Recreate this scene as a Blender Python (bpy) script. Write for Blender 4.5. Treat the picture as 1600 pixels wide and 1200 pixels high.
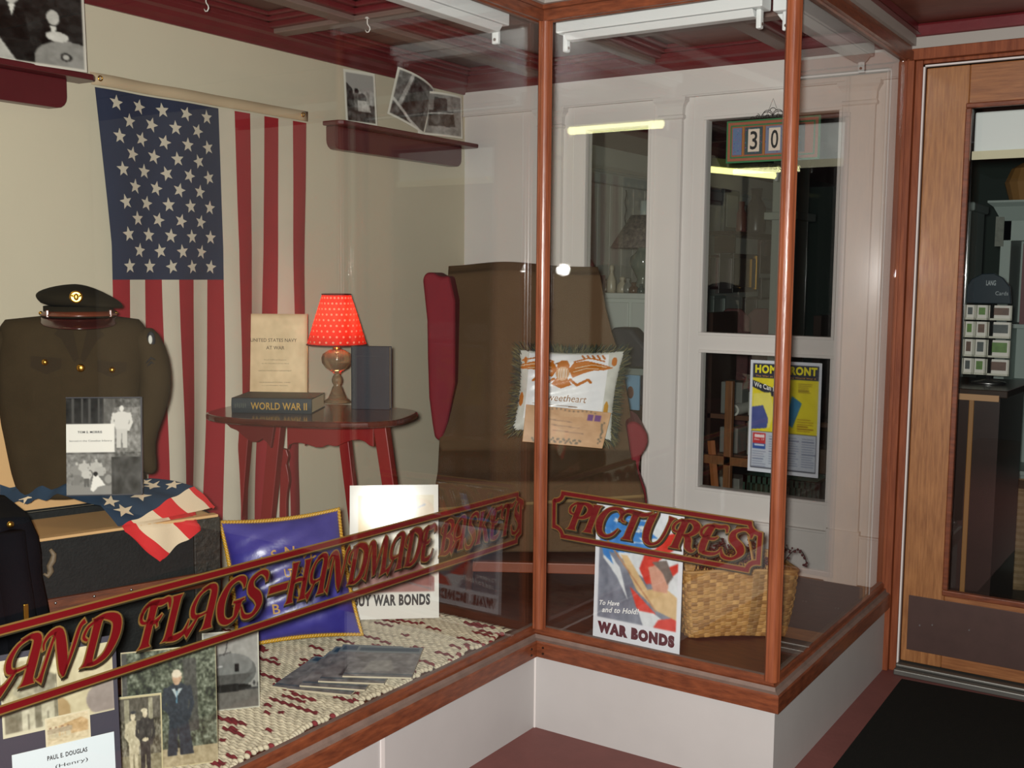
import bpy, math, random
import numpy as np
from mathutils import Vector, Matrix, Euler
for o in list(bpy.data.objects): bpy.data.objects.remove(o)
SC = bpy.context.scene
COL = SC.collection
rnd = random.Random(7)
rng = np.random.default_rng(5)
PI = math.pi

# ---------------------------------------------------------------- camera
YAW, PITCH, ROLL, FPX, CH = 0.58189493, -0.10053894, 0.0086154, 1698.08, 1.5
_cy, _sy, _cp, _sp = math.cos(YAW), math.sin(YAW), math.cos(PITCH), math.sin(PITCH)
cF = Vector((-_sy*_cp, _cy*_cp, _sp)); cR0 = Vector((_cy, _sy, 0)); cU0 = cR0.cross(cF)
cR = cR0*math.cos(ROLL)+cU0*math.sin(ROLL); cU = cU0*math.cos(ROLL)-cR0*math.sin(ROLL)
CAM = Vector((0, 0, CH))
cd = bpy.data.cameras.new('camera'); cam = bpy.data.objects.new('camera', cd); COL.objects.link(cam)
cd.sensor_width = 36; cd.lens = FPX*36/1600; cd.clip_start = .02; cd.clip_end = 60
cam.matrix_world = Matrix(((cR.x, cU.x, -cF.x, 0), (cR.y, cU.y, -cF.y, 0), (cR.z, cU.z, -cF.z, CH), (0, 0, 0, 1)))
SC.camera = cam

# ---------------------------------------------------------------- world, lights, exposure
w = bpy.data.worlds.new('night_street'); SC.world = w; w.use_nodes = True
w.node_tree.nodes['Background'].inputs[0].default_value = (.9, .95, 1, 1)
w.node_tree.nodes['Background'].inputs[1].default_value = .035
SC.view_settings.view_transform = 'Standard'; SC.view_settings.look = 'None'
SC.view_settings.gamma = 1; SC.view_settings.use_curve_mapping = False
SC.view_settings.exposure = 0.0
SC.cycles.sample_clamp_indirect = 150; SC.cycles.caustics_reflective = False; SC.cycles.caustics_refractive = False
SC.cycles.transparent_max_bounces = 24; SC.cycles.max_bounces = 10
def area(name, loc, target, size, energy, color, shape='DISK', size_y=None):
    l = bpy.data.lights.new(name, 'AREA'); l.shape = shape; l.size = size
    if size_y: l.size_y = size_y
    l.energy = energy; l.color = color
    o = bpy.data.objects.new(name, l); COL.objects.link(o); o.location = loc
    o.rotation_euler = (Vector(target)-Vector(loc)).to_track_quat('-Z', 'Y').to_euler(); return o
FL = CAM - cR*.045 + cU*.03 - cF*.02
flash = area('camera_flash', FL, FL+cF*3+cU*.12, .08, 142, (1, .97, .93))

# ---------------------------------------------------------------- pixel helpers (1600x1200 frame)
def ray(x, y): return cF + cR*((x-800)/FPX) - cU*((y-600)/FPX)
def PZ(x, y, z): d = ray(x, y); return CAM + d*((z-CH)/d.z)
def PX(x, y, c): d = ray(x, y); return CAM + d*(c/d.x)
def PY(x, y, c): d = ray(x, y); return CAM + d*(c/d.y)

# ---------------------------------------------------------------- materials
def lin(c): return tuple(((x/12.92) if x <= .04045 else ((x+.055)/1.055)**2.4) for x in c)
MATS = {}
def mat(name, rgb, rough=.6, metal=0, spec=.5, var=0, vscale=8, bump=0, bscale=60, stretch=(1, 1, 1), rgb2=None, coat=0, emit=0, attr=False, sheen=0, alpha=None):
    if name in MATS: return MATS[name]
    m = bpy.data.materials.new(name); m.use_nodes = True; nt = m.node_tree; b = nt.nodes['Principled BSDF']
    c = (*lin(rgb), 1)
    b.inputs['Base Color'].default_value = c; b.inputs['Roughness'].default_value = rough
    b.inputs['Metallic'].default_value = metal; b.inputs['Specular IOR Level'].default_value = spec
    if coat: b.inputs['Coat Weight'].default_value = coat; b.inputs['Coat Roughness'].default_value = .15
    if sheen: b.inputs['Sheen Weight'].default_value = sheen
    tc = nt.nodes.new('ShaderNodeTexCoord'); mp = nt.nodes.new('ShaderNodeMapping'); mp.inputs['Scale'].default_value = stretch
    nt.links.new(tc.outputs['Object'], mp.inputs[0])
    if attr:
        a = nt.nodes.new('ShaderNodeAttribute'); a.attribute_name = 'Col'; nt.links.new(a.outputs['Color'], b.inputs['Base Color'])
    elif var or rgb2:
        n = nt.nodes.new('ShaderNodeTexNoise'); n.inputs['Scale'].default_value = vscale; n.inputs['Detail'].default_value = 6; n.inputs['Roughness'].default_value = .6
        nt.links.new(mp.outputs[0], n.inputs['Vector'])
        r = nt.nodes.new('ShaderNodeValToRGB'); r.color_ramp.elements[0].position = .32; r.color_ramp.elements[1].position = .68
        c2 = lin(rgb2) if rgb2 else tuple(x*(1-var) for x in c[:3])
        r.color_ramp.elements[0].color = (*c2, 1); r.color_ramp.elements[1].color = c
        nt.links.new(n.outputs['Fac'], r.inputs[0]); nt.links.new(r.outputs[0], b.inputs['Base Color'])
    if bump:
        n2 = nt.nodes.new('ShaderNodeTexNoise'); n2.inputs['Scale'].default_value = bscale; n2.inputs['Detail'].default_value = 4
        nt.links.new(mp.outputs[0], n2.inputs['Vector'])
        bp = nt.nodes.new('ShaderNodeBump'); bp.inputs['Strength'].default_value = bump; bp.inputs['Distance'].default_value = .01
        nt.links.new(n2.outputs['Fac'], bp.inputs['Height']); nt.links.new(bp.outputs[0], b.inputs['Normal'])
    if emit: b.inputs['Emission Color'].default_value = c; b.inputs['Emission Strength'].default_value = emit
    MATS[name] = m; return m
def glassmat(name, tint):
    m = bpy.data.materials.new(name); m.use_nodes = True; nt = m.node_tree; nt.nodes.clear()
    out = nt.nodes.new('ShaderNodeOutputMaterial'); mix = nt.nodes.new('ShaderNodeMixShader')
    t = nt.nodes.new('ShaderNodeBsdfTransparent'); t.inputs[0].default_value = (*tint, 1)
    g = nt.nodes.new('ShaderNodeBsdfGlossy'); g.inputs['Roughness'].default_value = .0; g.inputs[0].default_value = (1, 1, 1, 1)
    f = nt.nodes.new('ShaderNodeFresnel'); ge = nt.nodes.new('ShaderNodeNewGeometry')
    mr = nt.nodes.new('ShaderNodeMapRange'); mr.inputs[3].default_value = 1.45; mr.inputs[4].default_value = 1/1.45
    nt.links.new(ge.outputs['Backfacing'], mr.inputs[0]); nt.links.new(mr.outputs[0], f.inputs['IOR'])
    nt.links.new(f.outputs[0], mix.inputs[0]); nt.links.new(t.outputs[0], mix.inputs[1]); nt.links.new(g.outputs[0], mix.inputs[2])
    nt.links.new(mix.outputs[0], out.inputs[0]); return m
GLASS = glassmat('window_glass', (.985, .993, .985))
GLASS_OLD = glassmat('shop_glass', (.955, .965, .955))
WOOD = mat('varnished_oak', (.57, .32, .20), .3, rgb2=(.44, .22, .13), vscale=5, stretch=(14, 14, 1), bump=.05, bscale=20, coat=.1)
WOODH = mat('varnished_oak_level', (.51, .275, .165), .35, rgb2=(.36, .185, .115), vscale=6, stretch=(3, 3, 14), bump=.05, bscale=20, coat=.1)
OAK = mat('golden_oak', (.66, .455, .27), .42, rgb2=(.50, .315, .165), vscale=9, stretch=(12, 12, .9), bump=.04, bscale=20, coat=.2)
WALLC = mat('cream_plaster', (.80, .765, .675), .6, spec=.3, var=.05, vscale=2, bump=.06, bscale=40)
WHITE = mat('white_paint', (.86, .84, .825), .6, spec=.25, var=.04, vscale=3, bump=.04, bscale=30)
BULK = mat('grey_white_board', (.73, .72, .71), .5, spec=.3, var=.06, vscale=4, bump=.04, bscale=30)
MAROON = mat('maroon_paint', (.40, .12, .14), .35, var=.2, vscale=10, bump=.05)
COFFER = mat('brown_coffer_paint', (.36, .26, .23), .4, var=.15, vscale=6)
BEAM = mat('grey_brown_beam_paint', (.47, .39, .36), .5, var=.1, vscale=6)
DECK = mat('dark_stained_boards', (.38, .20, .12), .4, rgb2=(.27, .13, .08), vscale=4, stretch=(3, 20, 3), bump=.05)
REDCON = mat('red_painted_concrete', (.47, .28, .26), .6, var=.15, vscale=9, bump=.1, bscale=50)
GREYP = mat('grey_strip_paint', (.62, .60, .57), .5)
METAL = mat('brushed_metal', (.62, .62, .62), .35, metal=1)
BRASS = mat('brass', (.80, .60, .25), .3, metal=1)
BLACKM = mat('black_iron', (.06, .06, .06), .5)
PRINT = mat('printed_paper', (1, 1, 1), .5, attr=True)
GLOSSP = mat('glossy_print', (1, 1, 1), .16, attr=True, spec=.6)
CLOTHC = mat('dyed_cloth', (1, 1, 1), .85, attr=True, bump=.15, bscale=900)
INK = mat('black_ink', (.10, .10, .11), .6)
CARD = mat('white_card', (.86, .85, .82), .5)

# ---------------------------------------------------------------- mesh helpers
class MB:
    def __init__(s): s.v = []; s.f = []; s.m = []; s.c = []
    def add(s, vs, fs, mi=0, col=None):
        o = len(s.v); s.v += [tuple(p) for p in vs]; s.f += [tuple(i+o for i in f) for f in fs]
        s.m += (list(mi) if hasattr(mi, '__len__') else [mi]*len(fs))
        if col is None: s.c += [(1, 1, 1)]*len(vs)
        elif isinstance(col[0], (int, float)): s.c += [tuple(col)]*len(vs)
        else: s.c += [tuple(c) for c in col]
        return s
    def box(s, a, b, mi=0, col=None, M=None):
        vs = [Vector((x, y, z)) for x in (a[0], b[0]) for y in (a[1], b[1]) for z in (a[2], b[2])]
        if M: vs = [M @ v for v in vs]
        return s.add(vs, [(0, 1, 3, 2), (4, 6, 7, 5), (0, 4, 5, 1), (2, 3, 7, 6), (0, 2, 6, 4), (1, 5, 7, 3)], mi, col)
    def loft(s, rings, mi=0, cap=True, closed=True, col=None):
        n = len(rings[0]); vs = [p for r in rings for p in r]; fs = []
        for i in range(len(rings)-1):
            for j in range(n if closed else n-1):
                k = (j+1) % n; fs.append((i*n+j, i*n+k, (i+1)*n+k, (i+1)*n+j))
        if cap: fs.append(tuple(range(n))[::-1]); fs.append(tuple((len(rings)-1)*n+j for j in range(n)))
        return s.add(vs, fs, mi, col)
    def prism(s, poly, y0, y1, mi=0, col=None):          # poly in (x,z), extruded along y
        return s.loft([[(x, y, z) for x, z in poly] for y in (y0, y1)], mi, col=col)
    def slab(s, poly, z0, z1, mi=0, col=None):           # poly in (x,y), extruded along z
        return s.loft([[(x, y, z) for x, y in poly] for z in (z0, z1)], mi, col=col)
    def tube(s, path, r, n=8, mi=0, cap=True, col=None):
        path = [Vector(p) for p in path]; rings = []; up = None
        for i, p in enumerate(path):
            t = (path[min(i+1, len(path)-1)]-path[max(i-1, 0)])
            t = t.normalized() if t.length > 1e-9 else Vector((0, 0, 1))
            if up is None: up = t.orthogonal().normalized()
            up = (up - t*up.dot(t)); up = up.normalized() if up.length > 1e-6 else t.orthogonal().normalized()
            b = t.cross(up); rr = r[i] if hasattr(r, '__len__') else r
            if hasattr(rr, '__len__'): ra, rb = rr
            else: ra = rb = rr
            rings.append([p+up*math.cos(2*PI*k/n)*ra+b*math.sin(2*PI*k/n)*rb for k in range(n)])
        return s.loft(rings, mi, cap, col=col)
    def lathe(s, prof, n=24, mi=0, c=(0, 0, 0), cap=True, col=None):
        return s.loft([[(c[0]+r*math.cos(2*PI*k/n), c[1]+r*math.sin(2*PI*k/n), c[2]+z) for k in range(n)] for r, z in prof], mi, cap, col=col)
    def ell(s, c, r, nu=12, nv=8, mi=0, col=None):
        return s.loft([[(c[0]+r[0]*math.sin(PI*(i+.02)/(nv+.04))*math.cos(2*PI*k/nu), c[1]+r[1]*math.sin(PI*(i+.02)/(nv+.04))*math.sin(2*PI*k/nu), c[2]-r[2]*math.cos(PI*(i+.02)/(nv+.04))) for k in range(nu)] for i in range(nv+1)], mi, col=col)
    def grid(s, fn, nu, nv, mi=0, cfn=None, mfn=None):   # fn(u,v) u,v in 0..1
        vs = [fn(i/nu, j/nv) for j in range(nv+1) for i in range(nu+1)]
        fs = [(j*(nu+1)+i, j*(nu+1)+i+1, (j+1)*(nu+1)+i+1, (j+1)*(nu+1)+i) for j in range(nv) for i in range(nu)]
        mm = [mfn((i+.5)/nu, (j+.5)/nv) for j in range(nv) for i in range(nu)] if mfn else mi
        cc = [cfn(i/nu, j/nv) for j in range(nv+1) for i in range(nu+1)] if cfn else None
        return s.add(vs, fs, mm, cc)
    def ribbon(s, pts, y, mi=0, ext=0, grow=0, sub=5, M=None):   # variable-width flat stroke in (x,z)
        P = spline(pts, sub); n = len(P); L = []; R_ = []
        for i, (x, z, wd) in enumerate(P):
            a, b = P[max(i-1, 0)], P[min(i+1, n-1)]; dx, dz = b[0]-a[0], b[1]-a[1]; l = math.hypot(dx, dz) or 1; dx /= l; dz /= l
            e = -ext if i == 0 else (ext if i == n-1 else 0); h = wd/2+grow
            L.append((x+dx*e-dz*h, z+dz*e+dx*h)); R_.append((x+dx*e+dz*h, z+dz*e-dx*h))
        T = M or (lambda q: q)
        vs = [(T(q)[0], y, T(q)[1]) for q in L+R_]
        return s.add(vs, [(i, i+1, n+i+1, n+i) for i in range(n-1)], mi)
    def mk(s, name, mats, par=None, smooth=False, bevel=0, sub=0, solid=0, M=None, label=None, kind=None, bseg=2):
        me = bpy.data.meshes.new(name); vs = [tuple(M @ Vector(v)) for v in s.v] if M else s.v
        me.from_pydata(vs, [], s.f); me.update()
        mats = mats if isinstance(mats, (list, tuple)) else [mats]
        for m in mats: me.materials.append(m)
        me.polygons.foreach_set('material_index', s.m)
        if any(m in (PRINT, GLOSSP, CLOTHC) or m.name.startswith('vc_') for m in mats):
            a = me.color_attributes.new('Col', 'FLOAT_COLOR', 'POINT')
            arr = np.ones((len(s.v), 4), dtype=np.float32); arr[:, :3] = srgb2lin(np.array(s.c, dtype=np.float32))
            a.data.foreach_set('color', arr.ravel())
        import bmesh
        bm = bmesh.new(); bm.from_mesh(me); bmesh.ops.recalc_face_normals(bm, faces=bm.faces); bm.to_mesh(me); bm.free()
        if smooth: me.polygons.foreach_set('use_smooth', [True]*len(me.polygons))
        o = bpy.data.objects.new(name, me); COL.objects.link(o)
        if par: o.parent = par
        if solid: d = o.modifiers.new('solid', 'SOLIDIFY'); d.thickness = solid; d.offset = 0
        if bevel: d = o.modifiers.new('bevel', 'BEVEL'); d.width = bevel; d.segments = bseg; d.limit_method = 'ANGLE'
        if sub: d = o.modifiers.new('sub', 'SUBSURF'); d.levels = sub; d.render_levels = sub
        if label: o['label'] = label
        if kind: o['kind'] = kind
        return o
def srgb2lin(a): a = np.clip(a, 0, 1); return np.where(a <= .04045, a/12.92, ((a+.055)/1.055)**2.4)
def spline(pts, sub=5):
    if len(pts) == 2: return [tuple(p) for p in pts]
    out = []; n = len(pts)
    for i in range(n-1):
        p0, p1, p2, p3 = pts[max(i-1, 0)], pts[i], pts[i+1], pts[min(i+2, n-1)]
        for k in range(sub):
            t = k/sub; out.append(tuple(.5*(2*b+(c-a)*t+(2*a-5*b+4*c-d)*t*t+(3*b-a-3*c+d)*t**3) for a, b, c, d in zip(p0, p1, p2, p3)))
    out.append(tuple(pts[-1])); return out
def tag(o, label, cat, group=None, kind=None):
    o['label'] = label; o['category'] = cat
    if group: o['group'] = group
    if kind: o['kind'] = kind
    return o
def root(name, label, cat, loc, az=0, lean=0, group=None, roll=0):
    o = bpy.data.objects.new(name, None); COL.objects.link(o); o.empty_display_size = .1
    o.location = loc; o.rotation_mode = 'XYZ'; o.rotation_euler = (lean, roll, az)
    return tag(o, label, cat, group)
def RM(o): return Matrix.Translation(o.location) @ o.rotation_euler.to_matrix().to_4x4()
def L(o, x, y, c=0.0):                                    # pixel -> (x,z) on the object's own plane y=c
    Mi = RM(o).inverted(); a = Mi @ CAM; d = (Mi.to_3x3() @ ray(x, y)); t = (c-a.y)/d.y; p = a+d*t; return (p.x, p.z)
def az_of(p): return math.atan2(-p[0], p[1])
def struct(o, cat=None): o['kind'] = 'structure'; return o

_txt = {}
def textgeo(s):
    if s in _txt: return _txt[s]
    cu = bpy.data.curves.new('t', 'FONT'); cu.body = s; cu.size = 1; cu.resolution_u = 3
    return _tg(cu, s)
def _tg(cu, key):
    ob = bpy.data.objects.new('t', cu); COL.objects.link(ob)
    dg = bpy.context.evaluated_depsgraph_get(); me = bpy.data.meshes.new_from_object(ob.evaluated_get(dg))
    v = np.array([tuple(p.co)[:2] for p in me.vertices]) if len(me.vertices) else np.zeros((1, 2)); f = [tuple(p.vertices) for p in me.polygons]
    bpy.data.objects.remove(ob); bpy.data.curves.remove(cu); bpy.data.meshes.remove(me)
    _txt[key] = (v, f); return v, f
def boldgeo(s, off):
    k = (s, off)
    if k in _txt: return _txt[k]
    cu = bpy.data.curves.new('t', 'FONT'); cu.body = s; cu.size = 1; cu.resolution_u = 3; cu.offset = off; cu.space_character = 1+off*2.5
    return _tg(cu, k)
def text_into(mb, s, x0, x1, zb, zt, y=-.0008, mi=0, bold=0, shear=0, warp=None, col=None):
    v, f = boldgeo(s, bold) if bold else textgeo(s)
    mn, mx = v.min(0), v.max(0)
    if x1 is None: sc = (zt-zb)/(mx[1]-mn[1]); x1 = x0+(mx[0]-mn[0])*sc
    X = x0+(v[:, 0]-mn[0])/(mx[0]-mn[0])*(x1-x0); Z = zb+(v[:, 1]-mn[1])/max(mx[1]-mn[1], 1e-6)*(zt-zb); X = X+shear*(Z-zb)
    pts = [(float(a), y, float(b)) for a, b in zip(X, Z)]
    if warp: pts = [warp(p) for p in pts]
    mb.add(pts, f, mi, col)

# ---------------------------------------------------------------- little painter for prints (rows from the top)
class Cv:
    def __init__(s, w, h, c=(1, 1, 1)):
        s.w, s.h = w, h; s.a = np.ones((h, w, 3), dtype=np.float32)*np.array(c, dtype=np.float32)
        s.X, s.Y = np.meshgrid((np.arange(w)+.5)/w, (np.arange(h)+.5)/h)
    def _m(s, m, c, o=1): s.a[m] = s.a[m]*(1-o)+np.array(c, dtype=np.float32)*o; return s
    def rect(s, x0, y0, x1, y1, c, o=1): return s._m((s.X >= x0) & (s.X < x1) & (s.Y >= y0) & (s.Y < y1), c, o)
    def ell(s, cx, cy, rx, ry, c, o=1, rot=0):
        dx, dy = s.X-cx, s.Y-cy; k, q = math.cos(rot), math.sin(rot)
        return s._m(((dx*k+dy*q)/rx)**2+((-dx*q+dy*k)/ry)**2 <= 1, c, o)
    def poly(s, pts, c, o=1):
        m = np.zeros(s.X.shape, bool); n = len(pts)
        for i in range(n):
            (x0, y0), (x1, y1) = pts[i], pts[(i+1) % n]
            if y0 == y1: continue
            k = ((s.Y >= min(y0, y1)) & (s.Y < max(y0, y1))) & (s.X < (x1-x0)*(s.Y-y0)/(y1-y0)+x0); m ^= k
        return s._m(m, c, o)
    def line(s, pts, wd, c, o=1):
        for (x0, y0), (x1, y1) in zip(pts, pts[1:]):
            dx, dy = x1-x0, y1-y0; l2 = dx*dx+dy*dy or 1e-9; t = np.clip(((s.X-x0)*dx+(s.Y-y0)*dy)/l2, 0, 1)
            s._m(np.hypot(s.X-x0-t*dx, s.Y-y0-t*dy) <= wd/2, c, o)
        return s
    def noise(s, amt, cells=12, x0=0, y0=0, x1=1, y1=1):
        for k, wt in ((cells, .5), (cells*2, .3), (cells*4, .2)):
            g = rng.random((k+2, k+2)); xs, ys = s.X*k, s.Y*k; xi, yi = xs.astype(int), ys.astype(int); fx, fy = xs-xi, ys-yi
            n = g[yi, xi]*(1-fx)*(1-fy)+g[yi, xi+1]*fx*(1-fy)+g[yi+1, xi]*(1-fx)*fy+g[yi+1, xi+1]*fx*fy
            m = (s.X >= x0) & (s.X < x1) & (s.Y >= y0) & (s.Y < y1); s.a[m] += ((n-.5)*2*amt*wt*1.6)[m][:, None]
        s.a = np.clip(s.a, 0, 1); return s
    def person(s, x, y, h, top, leg, skin=(.8, .8, .78), wd=.2, arms=True, asp=1):   # x centre, y feet
        W = h*wd*asp
        s.poly([(x-W*.38, y), (x-W*.42, y-h*.48), (x+W*.42, y-h*.48), (x+W*.40, y), (x+W*.08, y), (x, y-h*.38), (x-W*.08, y)], leg)
        s.poly([(x-W*.45, y-h*.44), (x-W*.62, y-h*.80), (x-W*.2, y-h*.86), (x+W*.2, y-h*.86), (x+W*.62, y-h*.80), (x+W*.45, y-h*.44)], top)
        if arms: s.line([(x-W*.6, y-h*.79), (x-W*.72, y-h*.6), (x-W*.3, y-h*.5)], W*.22, top); s.line([(x+W*.6, y-h*.79), (x+W*.72, y-h*.6), (x+W*.5, y-h*.44)], W*.22, top)
        s.ell(x, y-h*.925, h*.055*asp, h*.07, skin); return s
def soften(c, k=1):
    for _ in range(k):
        a = np.pad(c.a, ((1, 1), (1, 1), (0, 0)), mode='edge'); c.a = (a[:-2, 1:-1]+a[2:, 1:-1]+a[1:-1, :-2]+a[1:-1, 2:]+2*a[1:-1, 1:-1])/6
    return c
def card_geo(mb, cv, x0, z0, x1, z1, y=0, th=.0015, fn=None, mi=0, back=(.85, .85, .83)):
    soften(cv); h, w = cv.h, cv.w
    xs = np.linspace(x0, x1, w); zs = np.linspace(z1, z0, h)
    vs = [(float(a), y, float(b)) for b in zs for a in xs]
    if fn: vs = [fn(p) for p in vs]
    fs = [(j*w+i, j*w+i+1, (j+1)*w+i+1, (j+1)*w+i) for j in range(h-1) for i in range(w-1)]
    mb.add(vs, fs, mi, [tuple(map(float, c)) for c in cv.a.reshape(-1, 3)])
    if th:
        if fn: 
            bk = [(p[0], p[1]+th, p[2]) for p in vs]; mb.add(bk, [f[::-1] for f in fs], mi, back)
        else: mb.box((x0, y+.0002, z0), (x1, y+th, z1), mi, back)
# ================================================================ the setting
YB, XW, ZD, ZC = 4.2, -3.04, .31, 2.36          # back wall, flag wall, display deck, display ceiling
XA0, YA0 = -1.836, 2.95                          # inner corner of the storefront
YEND = .45
def xa(y): return XA0-.008*(YA0-y)
XC = -1.015
def gB(x): return 2.978-.024*(x-XA0)             # front pane stands slightly askew in its rebate
# floors
struct(MB().box((-1.9, -2.5, -.05), (2.2, YB+.02, 0)).mk('floor', REDCON))
struct(MB().slab([(XW, -.2), (xa(-.2)-.01, -.2), (XA0-.01, YA0+.01), (XC-.03, YA0+.01), (XC-.03, YB+.01), (XW, YB+.01)], ZD-.03, ZD).mk('floor', DECK))
SHOPF = mat('dark_shop_floor', (.20, .19, .17), .5, var=.2)
struct(MB().box((-3.4, YB+.12, -.05), (2.2, 9.6, 0)).mk('floor', SHOPF))
# bulkhead boards under the glass
m = MB(); m.slab([(xa(YEND)-.03, YEND), (xa(YEND)-.012, YEND), (XA0-.012, YA0+.012), (XA0-.03, YA0+.03)], 0, .262)
ya = PX(596, 1180, XA0-.02).y                     # joint strip
m.slab([(xa(ya)-.012, ya-.008), (xa(ya)-.008, ya-.008), (xa(ya)-.008, ya+.008), (xa(ya)-.012, ya+.008)], 0, .262, 1)
struct(m.mk('wall_left_bulkhead', [BULK, WHITE]))
struct(MB().slab([(XA0-.012, YA0+.012), (XC-.012, YA0+.012), (XC-.012, YA0+.03), (XA0-.03, YA0+.03)], 0, .262).mk('wall_front_bulkhead', BULK))
struct(MB().slab([(XC-.012, YA0+.030), (XC-.012, YB-.03), (XC-.03, YB-.03), (XC-.03, YA0+.030)], 0, .262).mk('wall_right_bulkhead', BULK))
# caulk bead in the inner corner
struct(MB().tube([(XA0-.010, YA0+.010, 0), (XA0-.010, YA0+.010, .25)], .004, 6).mk('trim_1', WHITE))
# sill: mitred profile following A - B - C
PATH = [(xa(YEND), YEND), (XA0, YA0), (XC, YA0-.0065), (XC, YB-.03)]
def offpath(d):     # offset towards the display inside (left of travel direction)
    out = []
    n = [(-1, .0157), (0, 1), (-1, 0)]
    out.append((PATH[0][0]-d, PATH[0][1])); out.append((PATH[1][0]-d, PATH[1][1]+d)); out.append((PATH[2][0]-d, PATH[2][1]+d)); out.append((PATH[3][0]-d, PATH[3][1]))
    return out
def mould(name, prof, mats, par=None, mfn=None, bevel=0):
    m = MB(); rings = []
    P = [offpath(d) for d, z in prof]; n = len(prof)
    for i in range(4): rings.append([(P[k][i][0], P[k][i][1], prof[k][1]) for k in range(n)])
    m.loft(rings, 0)
    if mfn: m.m = [mfn(j % n) if j < 3*n else 0 for j in range(len(m.f))]
    return m.mk(name, mats, par, bevel=bevel)
DUST = mat('dusty_ledge_paint', (.50, .42, .38), .6, var=.25, vscale=25)
o = mould('trim_2', [(-.006, .25), (-.006, .298), (-.003, .304), (.009, .308), (.011, .320), (.018, .322), (.018, .338), (.024, .345), (.040, .345), (.040, .25)], [WOODH, DUST], mfn=lambda k: 1 if k in (2, 3, 7) else 0)
struct(o)
SCREW = mat('screw_iron', (.25, .17, .13), .4, metal=.6)
k = 0
for (x, y, nx) in ((XA0+.03, YA0, 0), (XC-.04, YA0, 0), (XA0, YA0-.04, 1)):
    m = MB()
    for dz in (.265, .285):
        if nx: m.tube([(x+.004, y, dz), (x+.0085, y, dz)], .004, 8)
        else: m.tube([(x, y-.004, dz), (x, y-.0085, dz)], .004, 8)
    o = m.mk('trim_2_screw', SCREW, bpy.data.objects['trim_2'])
# top rail, grey strip, maroon trim
o = mould('trim_3', [(-.004, 2.283), (-.004, 2.315), (.004, 2.322), (.004, 2.335), (.045, 2.335), (.045, 2.29), (.036, 2.283), (.022, 2.283), (.018, 2.288), (.010, 2.288), (.006, 2.283)], WOODH)
struct(o)
o = mould('trim_4', [(-.010, 2.335), (-.010, 2.370), (.04, 2.370), (.04, 2.335)], GREYP); struct(o)
o = mould('trim_5', [(-.030, 2.370), (-.018, 2.385), (-.018, 2.41), (.04, 2.41), (.04, 2.370)], MAROON); struct(o)
# posts
def post(name, x, y, r, z0, z1, rot=0):
    m = MB(); pts = []
    prof = [(1, .5), (1, -.5), (.84, -.62)]+[(.72*math.cos(t), -.62-.42*math.sin(t)) for t in (.1, .5, .9, 1.25, 1.57, 1.9, 2.25, 2.65, 3.04)]+[(-.84, -.62), (-1, -.5), (-1, .5), (-.7, .9), (.7, .9)]
    c, s_ = math.cos(rot), math.sin(rot)
    rings = [[(x+r*(a*c-b*s_), y+r*(a*s_+b*c), z) for a, b in prof] for z in (z0, z1)]
    m.loft(rings); return struct(m.mk(name, WOOD, bevel=.002, bseg=2))
p1 = PY(847.5, 500, 2.968); post('trim_6', p1.x, 2.968, .022, .34, 2.30, .6)
p2 = PY(1225, 500, 2.955); post('trim_7', p2.x, 2.955, .021, .338, 2.36, .5)
struct(MB().box((xa(YEND)-.05, YEND-.06, 0), (xa(YEND)+.02, YEND, 2.4)).mk('trim_8', WOOD))
# glass panes
def pane(name, a, b, z0, z1, th=.006, mt=GLASS, par=None):
    a, b = Vector((*a, 0)), Vector((*b, 0)); t = (b-a).normalized(); n = Vector((-t.y, t.x, 0))*th/2
    m = MB().slab([tuple((a-n)[:2]), tuple((b-n)[:2]), tuple((b+n)[:2]), tuple((a+n)[:2])], z0, z1)
    o = m.mk(name, mt, par); return struct(o) if not par else o
pane('window_1', (xa(YEND)-.025, YEND), (XA0-.025, YA0+.02), .33, 2.295)
pane('window_2', (XA0-.02, gB(XA0-.02)), (XC-.025, gB(XC-.025)), .33, 2.295)
pane('window_3', (XC-.025, gB(XC-.025)), (XC-.025, YB-.05), .33, 2.295)

# flag wall (its far side is the alley wall of the shop)
struct(MB().box((XW-.12, -.2, 0), (XW, YB, 2.6)).mk('wall_left', WALLC))
# back wall of white woodwork with three lights
W1 = (-2.385, -2.085, .62, 2.127); W2 = (-1.823, -1.283, 1.268, 2.132); W3 = (-1.820, -1.278, .618, 1.184)
m = MB(); y0, y1 = YB, YB+.05; XR = -1.03
def bw(x0, z0, x1, z1): m.box((x0, y0, z0), (x1, y1, z1))
bw(XW, 0, W1[0], 2.6); bw(W1[0], 0, W1[1], W1[2]); bw(W1[0], W1[3], W1[1], 2.6); bw(W1[1], 0, W2[0], 2.6)
bw(W2[0], 0, W2[1], W3[2]); bw(W2[0], W3[3], W2[1], W2[2]); bw(W2[0], W2[3], W2[1], 2.6); bw(W2[1], 0, XR, 2.6)
wb = struct(m.mk('wall_back', WHITE))
m = MB(); m.box((XW, YB-.014, 2.232), (XR, YB, 2.36)); m.box((XW, YB-.02, 2.228), (XR, YB, 2.236)); struct(m.mk('trim_9', WHITE, bevel=.003))
m = MB(); m.box((XW, YB-.018, ZD), (XR, YB, .50)); m.box((XW, YB-.022, .495), (XR, YB, .505)); struct(m.mk('baseboard_back', WHITE, bevel=.003))
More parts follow.
